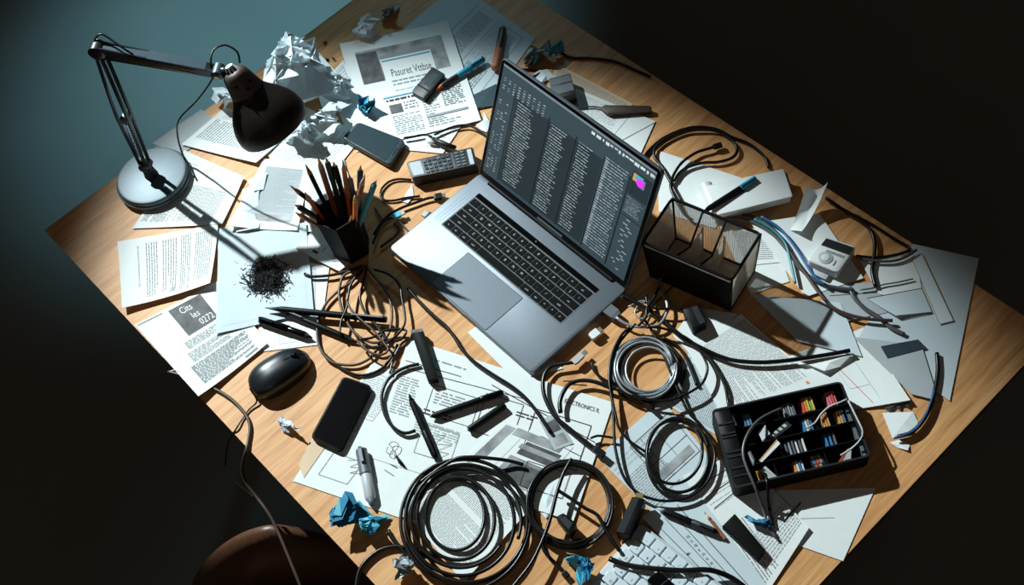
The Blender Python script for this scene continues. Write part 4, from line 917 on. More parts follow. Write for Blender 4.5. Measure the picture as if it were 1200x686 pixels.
mb = MB(); mb.tube([mt(0.28+0.05*i, 0.0, 0.0002) for i in range(14)], 0.0006, 'black_gloss', 6); mb.build('button_seam', ms, True)
c_ = mt(0.62, 0, -0.002); mb = MB(); mb.lathe(c_-my*0.0035, c_+my*0.0035, [(0, 0.0055), (0.15, 0.0065), (0.85, 0.0065), (1, 0.0055)], 'black_gloss', 18); mb.build('scroll_wheel', ms, True)
mb = MB(); mb.tube(catmull([mt(-0.97, 0.1, 0.0)]+PX([(301, 470, .006), (292, 480, .003), (284, 491, .003), (276, 504, .003), (270, 514, -.01), (266, 526, -.05), (264, 545, -.13)], 0), 0.004), 0.0015, 'cable_black', 6); mb.build('cord', ms, True)

# ---------------------------------------------------------------- small blocks
def block(name, label, cat, Q, htop, hbot, k, parts=(), r=0.002, bev=0.0012, group=None):
    cx = sum(q[0] for q in Q)/4; cy = sum(q[1] for q in Q)/4
    t = thing(name, P(cx, cy, hbot), label, cat, group); slab(t, 'body', Q, htop, hbot, k, r, bev)
    for (nm, rc, z0, z1, kk) in parts: inset(t, nm, Q, rc, z0, z1, kk, 0.0006)
    return t
block('usb_stick', 'dark grey memory stick lying on the printed profile page', 'memory stick', [(507, 78), (522, 87), (497, 116), (482, 107)], .016, .004, 'dark_grey', [('cap_band', (0.0, 0.70, 1.0, 0.74), .0150, .0163, 'black_plastic'), ('label_slot', (0.3, 0.15, 0.7, 0.6), .0150, .0163, 'slate')], 0.004)
block('adapter_box', 'grey banded adapter box behind the far end of the screen', 'adapter', [(643, 92), (668, 86), (675, 110), (648, 117)], .026, .001, 'dark_grey', [('top_label', (0.03, 0.05, 0.97, 0.36), .0255, .0264, 'mid_grey'), ('lower_label', (0.03, 0.42, 0.97, 0.80), .0255, .0264, 'mid_grey')], 0.002)
block('memory_stick', 'tapered black usb dongle with a grey end above the curved cable', 'dongle', [(481, 387), (495, 385), (513, 444), (501, 446)], .018, .005, 'black_soft', [('grey_end', (0.02, 0.0, 0.98, 0.06), .006, .0185, 'mid_grey'), ('red_mark', (0.35, 0.005, 0.6, 0.04), .0185, .0188, 'ink_red')], 0.002)
block('adapter_block', 'small black adapter block on the blank page below the basket', 'adapter', [(800, 362), (817, 357), (828, 378), (812, 386)], .022, .003, 'black_plastic', [('front_panel', (0.55, 0.05, 0.95, 0.95), .0215, .0224, 'dark_grey')], 0.003)
block('power_adapter', 'black power adapter with a brass plug right of the plug coil', 'adapter', [(741, 582), (756, 585), (738, 628), (722, 624)], .030, .005, 'black_plastic', [('side_face', (0.0, 0.02, 0.55, 0.98), .0295, .0304, 'dark_grey')], 0.002)
pa = [o for o in bpy.data.objects if o.name == 'power_adapter'][0]
inset(pa, 'brass_plug', [(741, 582), (756, 585), (738, 628), (722, 624)], (0.2, -0.12, 0.75, 0.0), .020, .028, 'gold', 0.0006)
block('charger_stick', 'flat black charger stick on the bright ruled page', 'charger', [(861, 602), (882, 640), (897, 646), (895, 650)], .012, .004, 'black_soft') if False else None
block('charger_stick', 'flat black charger stick on the bright ruled page', 'charger', [(846, 617), (861, 602), (897, 645), (888, 657)], .014, .005, 'black_soft', [('end_cap', (0.0, 0.0, 0.06, 1.0), .0135, .0144, 'black_gloss')], 0.002)
block('plug_block', 'black plug block lying inside the bottom cable coil', 'plug', [(651, 606), (660, 601), (676, 614), (668, 628)], .020, .001, 'black_plastic', [('prong_face', (0.2, 0.2, 0.8, 0.8), .0195, .0206, 'dark_grey')], 0.003)
block('small_black_box', 'small black box on the keyboard at the bottom edge', 'box', [(757, 680), (772, 669), (796, 690), (782, 703)], .040, .019, 'black_gloss', [('lid_seam', (0.0, 0.46, 1.0, 0.50), .0395, .0403, 'dark_grey')], 0.004)
st = thing('cable_clip', P(518, 166, 0.002), 'dark cable clip with a pale jaw behind the remote', 'clip')
mb = MB(); mb.tube(PX([(507, 163, .010), (520, 169, .010), (534, 173, .009)], 0), [0.0045, 0.0055, 0.0035], 'dark_grey', 10); mb.build('body', st, True)
mb = MB(); mb.tube(PX([(500, 161, .008), (504, 166, .009), (511, 169, .008)], 0), [0.003, 0.0055, 0.002], 'white_plastic', 10); mb.build('jaw', st, True)
st = thing('flat_marker', P(735, 128, 0.003), 'dark flat marker stick with a thin lead behind the screen', 'marker')
mb = MB(); mb.prism(roundpoly(PX([(704, 126), (708, 123), (763, 124), (764, 129), (712, 133)], .012), 0.003), (0, 0, -0.009), 'cable_brown', 0.001); mb.build('body', st, 'auto')
mb = MB(); mb.tube(catmull(PX([(707, 127, .008), (695, 125, .006), (680, 126, .006), (655, 128, .006)], 0), 0.005), 0.0016, 'cable_brown', 6); mb.build('lead_wire', st, True)
# bent wire figure modelling a doodle on the form page
pc = catmull(PX([(455, 524), (453, 530), (459, 533), (460, 526), (456, 521), (461, 518), (467, 521), (465, 527), (462, 530), (463, 537)], .0075), 0.002)
mb = MB(); mb.tube(pc, 0.0005, 'black_soft', 5); tag(mb.build('wire_doodle', None, True), 'bent black wire figure for the doodle on the form page', 'doodle')
mb = MB(); mb.tube(PX([(464, 534, .004), (469, 542, .005), (475, 548, .004)], 0), [0.0012, 0.003, 0.0012], 'black_soft', 8); tag(mb.build('doodle_shadow', None, True), 'small black blob for the shadow of the bent wire doodle', 'doodle shadow')  # dark blob shaped as the shadow cast by the doodle figure

# notebook
Q = [(827, 218), (918, 198), (929, 230), (841, 252)]
nb = thing('notebook', P(880, 226, 0.002), 'thick white softcover notebook with a rounded spine near the back edge', 'notebook')
slab(nb, 'cover', Q, .026, .0235, 'white_plastic', 0.003, 0.0006)
slab(nb, 'pages', [(830, 219), (916, 200), (927, 229), (844, 250)], .0235, .005, 'paper', 0.001, 0)
slab(nb, 'back_cover', Q, .005, .002, 'white_plastic', 0.003, 0)
a_ = P(827, 218, .014); b_ = P(841, 252, .014); mb = MB(); mb.lathe(a_, b_, [(0, 0.0115), (1, 0.0115)], 'white_plastic', 20); mb.build('spine', nb, 'auto')
# white player
Q = [(968, 277), (1004, 289), (982, 320), (945, 305)]
mp = thing('music_player', P(975, 298, 0.003), 'white pocket player with a dark display and round wheel at the right', 'music player')
slab(mp, 'body', Q, .024, .006, 'white_plastic', 0.008, 0.003)
inset(mp, 'display', Q, (0.05, 0.06, 0.95, 0.34), .0235, .0246, 'dark_grey', 0.001)
mb = MB(); qf = lambda u, v: qpt(Q, u, v, .0246)
for i_ in range(7): mb.quad(qf(.30+i_*.085, .42), qf(.36+i_*.085, .42), qf(.36+i_*.085, .50), qf(.30+i_*.085, .50), 'ink_soft')
mb.build('printed_marks', mp)
c_ = qpt(Q, .42, .70, .0238); wh = MB(); wh.lathe(c_, c_+UP*0.0014, [(0, 0.0115), (0.7, 0.0115), (1, 0.0105)], 'pale_grey', 28); w_ = wh.build('wheel', mp, 'auto')
wh = MB(); wh.lathe(c_+UP*0.001, c_+UP*0.0022, [(0, 0.0068), (0.8, 0.0066), (1, 0.006)], 'white_plastic', 24); wh.build('centre_button', w_, 'auto')
mb = MB(); mb.tube([qpt(Q, .72+.03*math.sin(t), .66+.07*t, .0245) for t in (0, .5, 1, 1.5, 2, 2.5)], 0.0007, 'mid_grey', 5); mb.build('groove', mp, True)
slab(mp, 'stand_foot', [(951, 309), (975, 318), (968, 328), (955, 322)], .010, .003, 'pale_grey', 0.003, 0.001)

# ---------------------------------------------------------------- wire mesh basket
bo = P(763, 324, 0.002); bx_ = Vector((0.9696, 0.2449, 0)); by_ = Vector((-0.2449, 0.9696, 0)); BW, BD, BH = 0.141, 0.083, 0.100
bk = thing('wire_basket', bo, 'black wire mesh desk basket with dividers right of the laptop', 'basket')
def bf(x, y, z):
    t_ = z/BH; ex = 0.006*t_; return bo+bx_*(x*(1+2*ex/BW)-ex)+by_*(y*(1+2*ex/BD)-ex)+UP*z
def wall(nm, pts, k='lit_mesh_wire', pitch=0.0027, r=0.00052):
    """woven mesh panel made of real crossing wires"""
    a, b, c, d = pts; m = MB()
    n1 = max(2, round((b-a).length/pitch)); n2 = max(2, round((d-a).length/pitch)); nn = (b-a).cross(d-a).normalized()*r*0.8
    for i in range(n1+1):
        t = i/n1; m.tube([a+(b-a)*t+nn, d+(c-d)*t+nn], r, k, 4, False)
    for i in range(n2+1):
        t = i/n2; m.tube([a+(d-a)*t-nn, b+(c-b)*t-nn], r, k, 4, False)
    return m.build(nm, bk, True)
wall('front_mesh', [bf(0, 0, 0), bf(BW, 0, 0), bf(BW, 0, BH), bf(0, 0, BH)])
wall('back_mesh', [bf(0, BD, 0), bf(BW, BD, 0), bf(BW, BD, BH), bf(0, BD, BH)])
wall('side_mesh', [bf(0, 0, 0), bf(0, BD, 0), bf(0, BD, BH), bf(0, 0, BH)])
wall('side_mesh', [bf(BW, 0, 0), bf(BW, BD, 0), bf(BW, BD, BH), bf(BW, 0, BH)])
wall('floor_mesh', [bf(0, 0, .001), bf(BW, 0, .001), bf(BW, BD, .001), bf(0, BD, .001)])
def wire(nm, pts, r): m = MB(); m.tube(pts, r, 'black_plastic', 8); m.build(nm, bk, True)
rr = roundpoly([bf(0, 0, BH), bf(BW, 0, BH), bf(BW, BD, BH), bf(0, BD, BH)], 0.008, 6); wire('rim', rr+[rr[0], rr[1]], 0.0026)
rr = roundpoly([bf(0, 0, 0.002), bf(BW, 0, 0.002), bf(BW, BD, 0.002), bf(0, BD, 0.002)], 0.006, 6); wire('base_frame', rr+[rr[0], rr[1]], 0.002)
for x_ in (0, BW):
    for y_ in (0, BD): wire('corner_wire', [bf(x_, y_, 0), bf(x_, y_, BH)], 0.002)
for x_ in (BW*0.36, BW*0.62):
    wire('divider_wire', [bf(x_, BD*0.98, BH), bf(x_, BD*0.5, BH*0.62), bf(x_, BD*0.08, BH*0.9)], 0.0018)
    wall('divider_mesh', [bf(x_, 0, 0), bf(x_, BD, 0), bf(x_, BD, BH*0.6), bf(x_, 0, BH*0.6)])
m = MB(); m.box(lambda x, y, z: bf(x, y, z), 0.002, BW-0.002, -0.0015, 0.0, 0.003, BH*0.9, 'black_soft'); m.build('front_shade_plate', bk)  # dark plate added to paint the shaded front wall of the basket

# ---------------------------------------------------------------- black compartment tray
TQ = [(833, 481), (986, 447), (1021, 535), (860, 573)]; TH = 0.036; TB = 0.004
tc = [P(x, y, TH) for x, y in TQ]
def tf(u, v, z): p = bil(tc, u, v); return Vector((p.x, p.y, DZ+z))
tray = thing('organizer_tray', tf(.5, .5, TB), 'black compartment tray with coloured tabs at the lower right of the desk', 'tray')
def tb(nm, u0, v0, u1, v1, z0, z1, k, bev=0.0, r=0.0, parent=None):
    c = [tf(u0, v0, z1), tf(u1, v0, z1), tf(u1, v1, z1), tf(u0, v1, z1)]; m = MB(); m.prism(roundpoly(c, r, 5) if r else c, (0, 0, z0-z1), k, bev); return m.build(nm, parent or tray, 'auto' if r else False)
tb('tray_floor', 0, 0, 1, 1, TB, TB+0.004, 'black_soft', 0, 0.009)
def ring(nm, t_, z0, z1, k):
    o_ = roundpoly([tf(0, 0, z1), tf(1, 0, z1), tf(1, 1, z1), tf(0, 1, z1)], 0.009, 6); c = sum(o_, Vector())/len(o_); n = len(o_)
    e = roundpoly([tf(t_, t_*1.5, z1), tf(1-t_, t_*1.5, z1), tf(1-t_, 1-t_*1.5, z1), tf(t_, 1-t_*1.5, z1)], 0.007, 6); d = Vector((0, 0, z0-z1))
    m = MB(); m.add(o_+e+[p+d for p in o_]+[p+d for p in e], [q for i in range(n) for j in [(i+1) % n] for q in ((i, j, n+j, n+i), (i, 2*n+i, 2*n+j, j), (n+i, n+j, 3*n+j, 3*n+i))], k); return m.build(nm, tray)
ring('outer_wall', 0.012, TB, TH, 'black_soft'); ring('rim', 0.014, TH, TH+0.0012, 'dark_grey')
side = tb('side_panel', 0.012, 0.02, 0.135, 0.98, TB+0.004, TH+0.0005, 'black_plastic', 0.001, 0.004)
for i, v in enumerate((0.20, 0.33, 0.37, 0.56, 0.62, 0.76, 0.86)): tb('ridge', 0.02, v, 0.128, v+0.018, TH, TH+0.0018, 'dark_grey', 0, 0, side)
for v in (0.27, 0.50, 0.74): tb('long_divider', 0.20, v, 0.985, v+0.014, TB+0.004, TH-0.006, 'black_plastic')
for u, v0, v1 in ((0.48, 0.02, 0.27), (0.42, 0.51, 0.74), (0.72, 0.28, 0.50), (0.70, 0.75, 0.98), (0.33, 0.75, 0.98)): tb('short_divider', u, v0, u+0.008, v1, TB+0.004, TH-0.010, 'black_plastic')
tb('clear_strip', 0.962, 0.30, 0.985, 0.97, TB+0.004, TH-0.012, 'mid_grey')
zt = TB+0.0042
def tab(label, u, v0, v1, z1, k, group, w=0.011, lean=0.012, name='index_tab', cat='tab'):
    m = MB(); a = tf(u, v0, zt); b = tf(u, v1, zt); a2 = tf(u+lean, v0+0.01, z1); b2 = tf(u+lean, v1-0.01, z1*0.92)
    d = (tf(u+w, v0, zt)-a); m.prism([a, b, b2, a2], d, k); tag(m.build(name), label, cat, group)
def run(cols, u, v0, v1, z1, what, where, grp, du=0.018):
    words = {}; cnt = {}
    for k in cols: cnt[k] = cnt.get(k, 0)+1
    ordn = ['leftmost', 'second', 'third', 'fourth', 'fifth']
    for i, k in enumerate(cols):
        nm = {'tab_red': 'red', 'tab_orange': 'orange', 'tab_yellow': 'yellow', 'tab_green': 'green', 'tab_pink': 'pink', 'tab_grey': 'grey', 'tab_blue': 'blue', 'tab_white': 'white', 'tab_ochre': 'ochre', 'mid_grey': 'dark grey'}[k]
        words[k] = words.get(k, 0)+1
        lab = f'{ordn[words[k]-1]} {nm} {what} from left {where}' if cnt[k] > 1 else f'only {nm} {what} {where}'
        tab(lab, u+i*du, v0, v1, z1*(0.94+0.06*((i*7) % 3)/2), k, grp)
run(['tab_grey', 'mid_grey', 'tab_grey', 'tab_grey', 'mid_grey'], 0.515, 0.08, 0.25, 0.026, 'card tab', 'in the back row grey bunch', 'grey tabs in the back row')
run(['tab_red', 'tab_orange', 'tab_yellow', 'tab_green', 'tab_yellow'], 0.66, 0.06, 0.25, 0.028, 'card tab', 'in the back row bright bunch', 'bright tabs in the back row')
run(['tab_pink', 'tab_pink', 'tab_red', 'tab_pink'], 0.85, 0.05, 0.25, 0.028, 'card tab', 'in the pink bunch at the tray back corner', 'pink tabs in the back row')
run(['tab_blue', 'tab_white', 'tab_grey', 'tab_blue'], 0.62, 0.31, 0.49, 0.024, 'card tab', 'right of the wires in the second tray row', 'blue tabs in the second row')
run(['tab_ochre', 'tab_orange', 'tab_ochre'], 0.76, 0.30, 0.49, 0.027, 'card tab', 'in the middle bunch of the second tray row', 'orange tabs in the second row')
run(['tab_ochre', 'tab_orange', 'tab_blue'], 0.88, 0.30, 0.49, 0.025, 'card tab', 'at the right end of the second tray row', 'end tabs in the second row')
run(['mid_grey', 'tab_grey', 'mid_grey', 'tab_white', 'mid_grey', 'tab_white'], 0.44, 0.54, 0.73, 0.025, 'card tab', 'in the third tray row', 'grey tabs in the third row', 0.026)
run(['tab_blue', 'tab_blue', 'mid_grey'], 0.74, 0.54, 0.73, 0.022, 'card tab', 'at the right of the third tray row', 'blue tabs in the third row', 0.03)
run(['tab_orange', 'tab_white', 'tab_blue', 'tab_white'], 0.46, 0.79, 0.96, 0.022, 'card tab', 'in the front tray row', 'tabs in the front row')
run(['tab_yellow', 'tab_orange'], 0.185, 0.80, 0.95, 0.024, 'marker tab', 'beside the side panel of the tray', 'tabs by the side panel')
run(['tab_blue', 'tab_grey', 'tab_blue'], 0.215, 0.08, 0.24, 0.022, 'clip', 'alone at the left of the back tray row', 'clips in the back row', 0.02)
def traycard(label, pts, z, k, name='card', cat='card', extra=None):
    w = [tf(u, v, z+dz) for u, v, dz in pts]; m = MB(); m.prism(w, (0, 0, -0.0012), k)
    if extra: extra(m, w)
    return tag(m.build(name), label, cat)
traycard('white folded slip with a red edge slanting in the third tray row', [(0.235, .72, 0), (0.40, .54, .006), (0.415, .60, .006), (0.25, .75, 0)], 0.030, 'white_plastic', 'paper_slip', 'paper', lambda m, w: m.prism([w[0]+UP*.0004, w[1]+UP*.0004, w[1]*0.8+w[2]*0.2+UP*.0004, w[0]*0.8+w[3]*0.2+UP*.0004], (0, 0, -0.0003), 'tab_orange'))
for i in range(4):
    traycard(('lowest', 'second lowest', 'third lowest', 'topmost')[i]+' white slip of the fan in the front left tray compartment', [(0.215+i*.012, .80, .002*i), (0.235+i*.012, .79, .002*i), (0.31+i*.010, .95, 0), (0.285+i*.010, .96, 0)], 0.014+i*.002, 'white_plastic' if i else 'tab_grey', 'paper_slip', 'paper')
def deco(m, w):
    a, b, c, d = w
    g = lambda u, v: bil([a, b, c, d], u, v)+UP*0.0003
    for (u, v, k) in ((.15, .12, 'tab_orange'), (.4, .12, 'tab_blue'), (.65, .12, 'tab_green'), (.15, .4, 'tab_blue'), (.4, .4, 'tab_red'), (.65, .4, 'tab_grey'), (.2, .68, 'tab_red'), (.5, .68, 'tab_ochre')):
        m.quad(g(u, v), g(u+.2, v), g(u+.2, v+.22), g(u, v+.22), k)
traycard('small multicoloured picture card in the front tray row', [(0.585, .77, .004), (0.685, .77, .004), (0.70, .95, 0), (0.60, .95, 0)], 0.018, 'dark_grey', 'picture_card', 'card', deco)
traycard('white wedge with a red stripe at the right end of the front tray row', [(0.76, .95, 0), (0.875, .80, .006), (0.905, .80, .006), (0.87, .95, 0)], 0.018, 'white_plastic', 'paper_slip', 'paper', lambda m, w: m.quad(w[0]+UP*.0004, w[1]+UP*.0004, w[1]*.7+w[2]*.3+UP*.0004, w[0]*.7+w[3]*.3+UP*.0004, 'tab_red'))
traycard('grey metal clip with a bright face in the second tray row', [(0.30, .34, .0), (0.36, .30, .008), (0.375, .42, .008), (0.31, .46, 0)], 0.020, 'pale_grey', 'metal_clip', 'clip')
traycard('dark multi tool with pale teeth in the second tray row', [(0.34, .44, 0), (0.52, .31, .006), (0.55, .38, .006), (0.37, .49, 0)], 0.021, 'dark_grey', 'multi_tool', 'tool', lambda m, w: [m.quad(bil(w, .15+.2*i, .1)+UP*.0004, bil(w, .27+.2*i, .1)+UP*.0004, bil(w, .27+.2*i, .6)+UP*.0004, bil(w, .15+.2*i, .6)+UP*.0004, 'pale_grey') for i in range(4)])
traycard('pale slip lying below the multi tool in the second tray row', [(0.27, .47, 0), (0.44, .36, .002), (0.46, .42, .002), (0.29, .49, 0)], 0.014, 'pale_grey', 'paper_slip', 'paper')
traycard('pair of grey clips leaning near the tray side panel', [(0.17, .58, 0), (0.20, .57, 0), (0.215, .74, 0), (0.185, .75, 0)], 0.026, 'mid_grey', 'metal_clip', 'clip', lambda m, w: m.quad(bil(w, .3, .1)+UP*.0004, bil(w, .5, .1)+UP*.0004, bil(w, .5, .9)+UP*.0004, bil(w, .3, .9)+UP*.0004, 'pale_grey'))

# ---------------------------------------------------------------- white keyboard at the bottom edge
kA, kB = P(752, 618, .012), P(690, 690, .012); kyv = (kA-kB); KD = kyv.length; kyv.normalize(); kxv = Vector((kyv.y, -kyv.x, 0))
kb = thing('keyboard', kB, 'white keyboard with grey rimmed keys cut off by the bottom edge of the photo', 'keyboard')
kf = lambda x, y, z: Vector((kB.x, kB.y, DZ))+kxv*x+kyv*y+UP*z
KW = 0.235
mb = MB(); mb.prism(roundpoly([kf(-.004, -.004, .012), kf(KW, -.004, .012), kf(KW, KD+.004, .012), kf(-.004, KD+.004, .012)], 0.006), (0, 0, -0.0085), 'pale_grey', 0.001); mb.build('case', kb, 'auto')
pit = KD/6; letters = ['`1234567890-=', 'QWERTYUIOP[]', "ASDFGHJKL;'\\", 'ZXCVBNM,./<>', 'fn', 'esc']
rw = ['1234567890-=+', 'QWERTYUIOP[]\\', "ASDFGHJKL;'#@", 'ZXCVBNM,./<>?', '*&%$!~:;{}()_', '-+=/|^`"?<>[]']
for j in range(6):
    x = 0.001+(0.004*(j % 3))
    i = 0
    while x+pit*0.95 < KW-0.002:
        g = 0.0011; c = [kf(x+g, j*pit+g, .0165), kf(x+pit*0.98-g, j*pit+g, .0165), kf(x+pit*0.98-g, (j+1)*pit-g, .0165), kf(x+g, (j+1)*pit-g, .0165)]
        mb = MB(); mb.prism(roundpoly(c, 0.003, 4), (0, 0, -0.0045), 'key_white', 0.0012)
        put_text(mb, rw[j][i % 13], lambda a, b: kf(x+pit*0.55+a, j*pit+pit*0.25+b, .01665), 'ink', 0.006); mb.build('key', kb); x += pit*0.98; i += 1
# ---------------------------------------------------------------- cables (traced on the desk plane)
cable('thin top cable running from the teal ball to the far desk edge', [(652, 58), (668, 67), (688, 68), (710, 70), (726, 74), (742, 81), (762, 90)], .0026, 'cable_black', .0035)
cable('short cable between the torn star scrap and the grey ball', [(612, 81), (622, 82), (634, 84), (625, 90), (617, 92)], .002, 'cable_black', .003)
cable('thin cable from the grey phone to the cable clip', [(473, 162), (486, 160), (498, 158), (506, 161)], .0022, 'cable_black', .009)
cable('brown ended cable from the clip to the laptop screen edge', [(509, 158), (520, 153), (534, 148), (548, 147), (560, 152), (570, 159), (577, 165)], .0022, 'cable_black', .008)
cable('large flat loop on bare wood right of the screen', [(754, 188), (758, 179), (776, 163), (800, 152), (820, 149), (840, 152), (858, 161), (876, 168), (890, 178), (898, 187), (901, 197)], .0027, 'cable_black', .004)
cable('returning cable loop by the screen top right corner', [(798, 236), (788, 218), (776, 196), (767, 184), (768, 173), (780, 163), (800, 154), (822, 152), (842, 154), (858, 165), (864, 176), (858, 185), (842, 190), (824, 191), (806, 196), (796, 203), (790, 212)], .0027, 'cable_black', .007)
cable('cable with a black plug end curling toward the wire basket', [(838, 172), (828, 175), (818, 178), (806, 185), (797, 193), (790, 204), (786, 214), (787, 224), (793, 236), (803, 252), (812, 258)], .0026, 'cable_black', .009, ends=((0, .016, .0045, 'black_plastic', None),))
cable('grey ribbon strand leaving the basket nearest the typed page', [(848, 256), (866, 257), (884, 261), (905, 274), (923, 294), (938, 315), (959, 331), (978, 337), (1000, 340)], .0030, 'cable_grey', .007)
cable('second ribbon strand running under the white player', [(870, 252), (890, 257), (914, 277), (930, 302), (947, 325), (962, 346), (980, 363), (1010, 373), (1046, 376)], .0028, 'cable_brown', .010)
cable('teal ribbon strand crossing between its neighbours', [(884, 257), (904, 268), (920, 285), (926, 305), (932, 332)], .0022, 'cable_teal', .012)
cable('blue ribbon strand ending below the white player', [(892, 254), (914, 268), (932, 290), (946, 312), (956, 326), (968, 334)], .0022, 'cable_blue', .0125)
cable('black cable curving down past the white player to a bare end', [(968, 232), (985, 244), (1005, 256), (1020, 270), (1025, 286), (1024, 304), (1022, 318), (1026, 336)], .0031, 'cable_black', .008)
cable('thin cable following the far right back edge of the desk', [(992, 250), (1010, 257), (1028, 267), (1048, 280), (1066, 291), (1060, 296), (1044, 300), (1024, 302), (1003, 300)], .0024, 'cable_black', .005)
cable('lower pale lit cable from the player to the envelope corner', [(1003, 302), (1024, 306), (1046, 306), (1062, 301), (1074, 293)], .0024, 'cable_grey', .009)
cable('flat grey cable sinking into the dark band below the player', [(996, 337), (1002, 350), (1014, 362), (1030, 372), (1044, 384), (1060, 392)], .0036, 'cable_grey', .006, flat=.5)
cable('small silver lead with a bare end between the slips and the player', [(1008, 340), (1022, 338), (1034, 334), (1052, 331), (1070, 327)], .0012, 'cable_grey', .0075)
cable('arched cable by the right edge of the desk', [(1098, 414), (1099, 434), (1096, 456), (1089, 480), (1078, 498), (1066, 508), (1052, 512)], .0032, 'cable_black', .006)
cable('pale wire on the white scrap right of the tray', [(1095, 458), (1086, 484), (1074, 502), (1060, 510), (1048, 513)], .0014, 'cable_blue', .010)
cable('long black cable from the laptop plug across the typed page', [(728, 346), (744, 354), (760, 363), (776, 374), (790, 387), (806, 399), (824, 409), (844, 418), (862, 423), (892, 425), (920, 423), (950, 419), (975, 415), (996, 411)], .0034, 'cable_black', .011, ends=((0, .010, .004, 'white_plastic', 'steel'),))
cable('silver lead looping from the laptop side plug', [(722, 372), (732, 379), (745, 383), (762, 383), (773, 380), (780, 370), (782, 358), (778, 347), (772, 338), (774, 326)], .0024, 'cable_silver', .013)
cable('thin dark wire hanging from the basket toward the plug tangle', [(812, 306), (800, 324), (786, 338), (772, 352), (758, 364), (752, 375)], .0012, 'cable_black', .007)
cable('small dark wire loop beside the laptop corner', [(736, 360), (752, 353), (764, 356), (762, 368), (752, 374), (744, 368), (748, 358), (760, 352)], .0015, 'cable_silver', .009)
cable('tangled thin wire crossing the small wire loop', [(757, 346), (760, 358), (772, 362), (786, 362), (800, 363)], .0022, 'cable_black', .017)
cable('bent wire dropping into the top of the silver coil', [(772, 337), (766, 350), (758, 362), (757, 372), (748, 382)], .0022, 'cable_black', .019)
# silver coil
def coil(label, loops, r, k, h0, turns_pts=26, lead=(), tail=(), seed=0, name='cable_coil', ends=(), hr=0.0016):
    rn_ = random.Random(seed); pts = list(lead); n = len(loops); N = turns_pts
    for li in range(n-1):
        a = loops[li]; b = loops[li+1]
        for i in range(N):
            t = i/N; c = [a[q]*(1-t)+b[q]*t for q in range(4)]
            an = 2*math.pi*i/N*(1 if len(a) < 6 else a[5])+(a[4] if len(a) > 4 else 0)
            pts.append((c[0]+c[2]*math.cos(an), c[1]+c[3]*math.sin(an), h0+r+hr*((li*1.37) % 3.1)+0.002*math.sin(an*2+li)))
    pts += list(tail)
    w = [P(p[0], p[1], p[2] if len(p) > 2 else h0+r) for p in pts]
    mb = MB(); mb.tube(catmull(w, 0.005), r, k, 8); return tag(mb.build(name, None, True), label, 'cable')
coil('silver grey cable coil in front of the laptop right corner', [(757, 433, 42, 36), (757, 432, 38, 33), (756, 431, 35, 31), (757, 430, 31, 29), (759, 432, 28, 27), (761, 434, 25, 26), (759, 430, 33, 32), (756, 433, 40, 35), (760, 431, 29, 28), (757, 434, 36, 34), (754, 430, 34, 36), (761, 433, 26, 29)], .0019, 'cable_silver', .003, seed=1,
     tail=((796, 452, .012), (800, 458, .010)), hr=.0042)
coil('dark cable coil wound beneath the silver coil', [(759, 434, 44, 38), (757, 435, 41, 39), (762, 434, 33, 33), (760, 437, 37, 36), (758, 432, 41, 35)], .0027, 'cable_black', .001, seed=2, hr=.003)
cable('black loop falling from the silver coil down to the brown page', [(738, 384), (729, 392), (720, 408), (715, 425), (714, 445), (716, 462), (721, 485), (726, 503), (739, 518), (757, 530)], .0022, 'cable_black', .016)
cable('long black cable dropping left of the coil into a big bend', [(745, 380), (726, 402), (717, 430), (717, 460), (719, 490), (721, 525), (730, 557), (746, 577), (768, 586), (790, 587), (811, 581), (826, 569), (834, 554), (838, 534), (832, 515), (822, 499), (808, 485), (800, 470), (792, 452), (785, 434), (775, 410), (764, 388), (756, 376)], .0023, 'cable_black', .0135)
cable('outer black loop right of the silver coil', [(757, 384), (772, 384), (792, 390), (810, 400), (822, 414), (829, 431), (824, 448), (812, 458), (797, 465), (782, 470), (764, 469), (740, 464), (722, 455)], .0022, 'cable_black', .0185)
cable('thin black cable ending behind the tray left corner', [(815, 404), (832, 420), (846, 444), (851, 458), (854, 476), (858, 486, .030), (864, 500, .042)], .0024, 'cable_black', .010)
cable('dark curve passing under the silver coil toward the bottom', [(693, 424), (695, 432), (702, 441), (716, 449), (734, 452)], .0024, 'cable_black', .006)
cable('short curved cable right of the coil on bare wood', [(776, 396), (792, 404), (803, 418), (811, 436), (817, 452)], .0026, 'cable_black', .006)
coil('double black loop standing over the table page', [(795, 537, 37, 48), (794, 536, 36, 46), (790, 528, 33, 34), (795, 536, 36, 47)], .0024, 'cable_black', .004, seed=3, lead=(), hr=.003)
cable('black ribbon cable from the clear plug to the form page', [(672, 425), (658, 427), (645, 430), (637, 442), (637, 460), (643, 476), (652, 490), (664, 500), (680, 513), (698, 527)], .0033, 'cable_black', .012, flat=.6, ends=((1, .020, .0055, 'black_plastic', None),))
cable('black band arching over the ribbon cable', [(657, 484), (656, 472), (660, 460), (668, 450), (682, 446), (698, 448), (714, 454), (734, 459), (752, 468), (766, 480)], .0036, 'cable_black', .013, flat=.7)
cable('thin link between the ribbon end and the loop cable', [(692, 514), (700, 511), (710, 512), (722, 514)], .0020, 'cable_black', .011)
cable('thin wire line left of the ribbon on bare wood', [(660, 447), (672, 447), (684, 448)], .0010, 'cable_black', .0045)
cable('long flat cable from the cup shadow to the photo slip', [(478, 338), (490, 352), (508, 370), (523, 383), (533, 396), (541, 409), (552, 421), (565, 431), (582, 442), (598, 452), (612, 463), (624, 476), (634, 490), (645, 507)], .0029, 'cable_black', .0085)
cable('black C shaped cable on the form page below the dongle', [(491, 427), (478, 430), (465, 436), (454, 446), (448, 460), (448, 474), (453, 490), (462, 502), (474, 508), (487, 505)], .0028, 'cable_black', .0080)
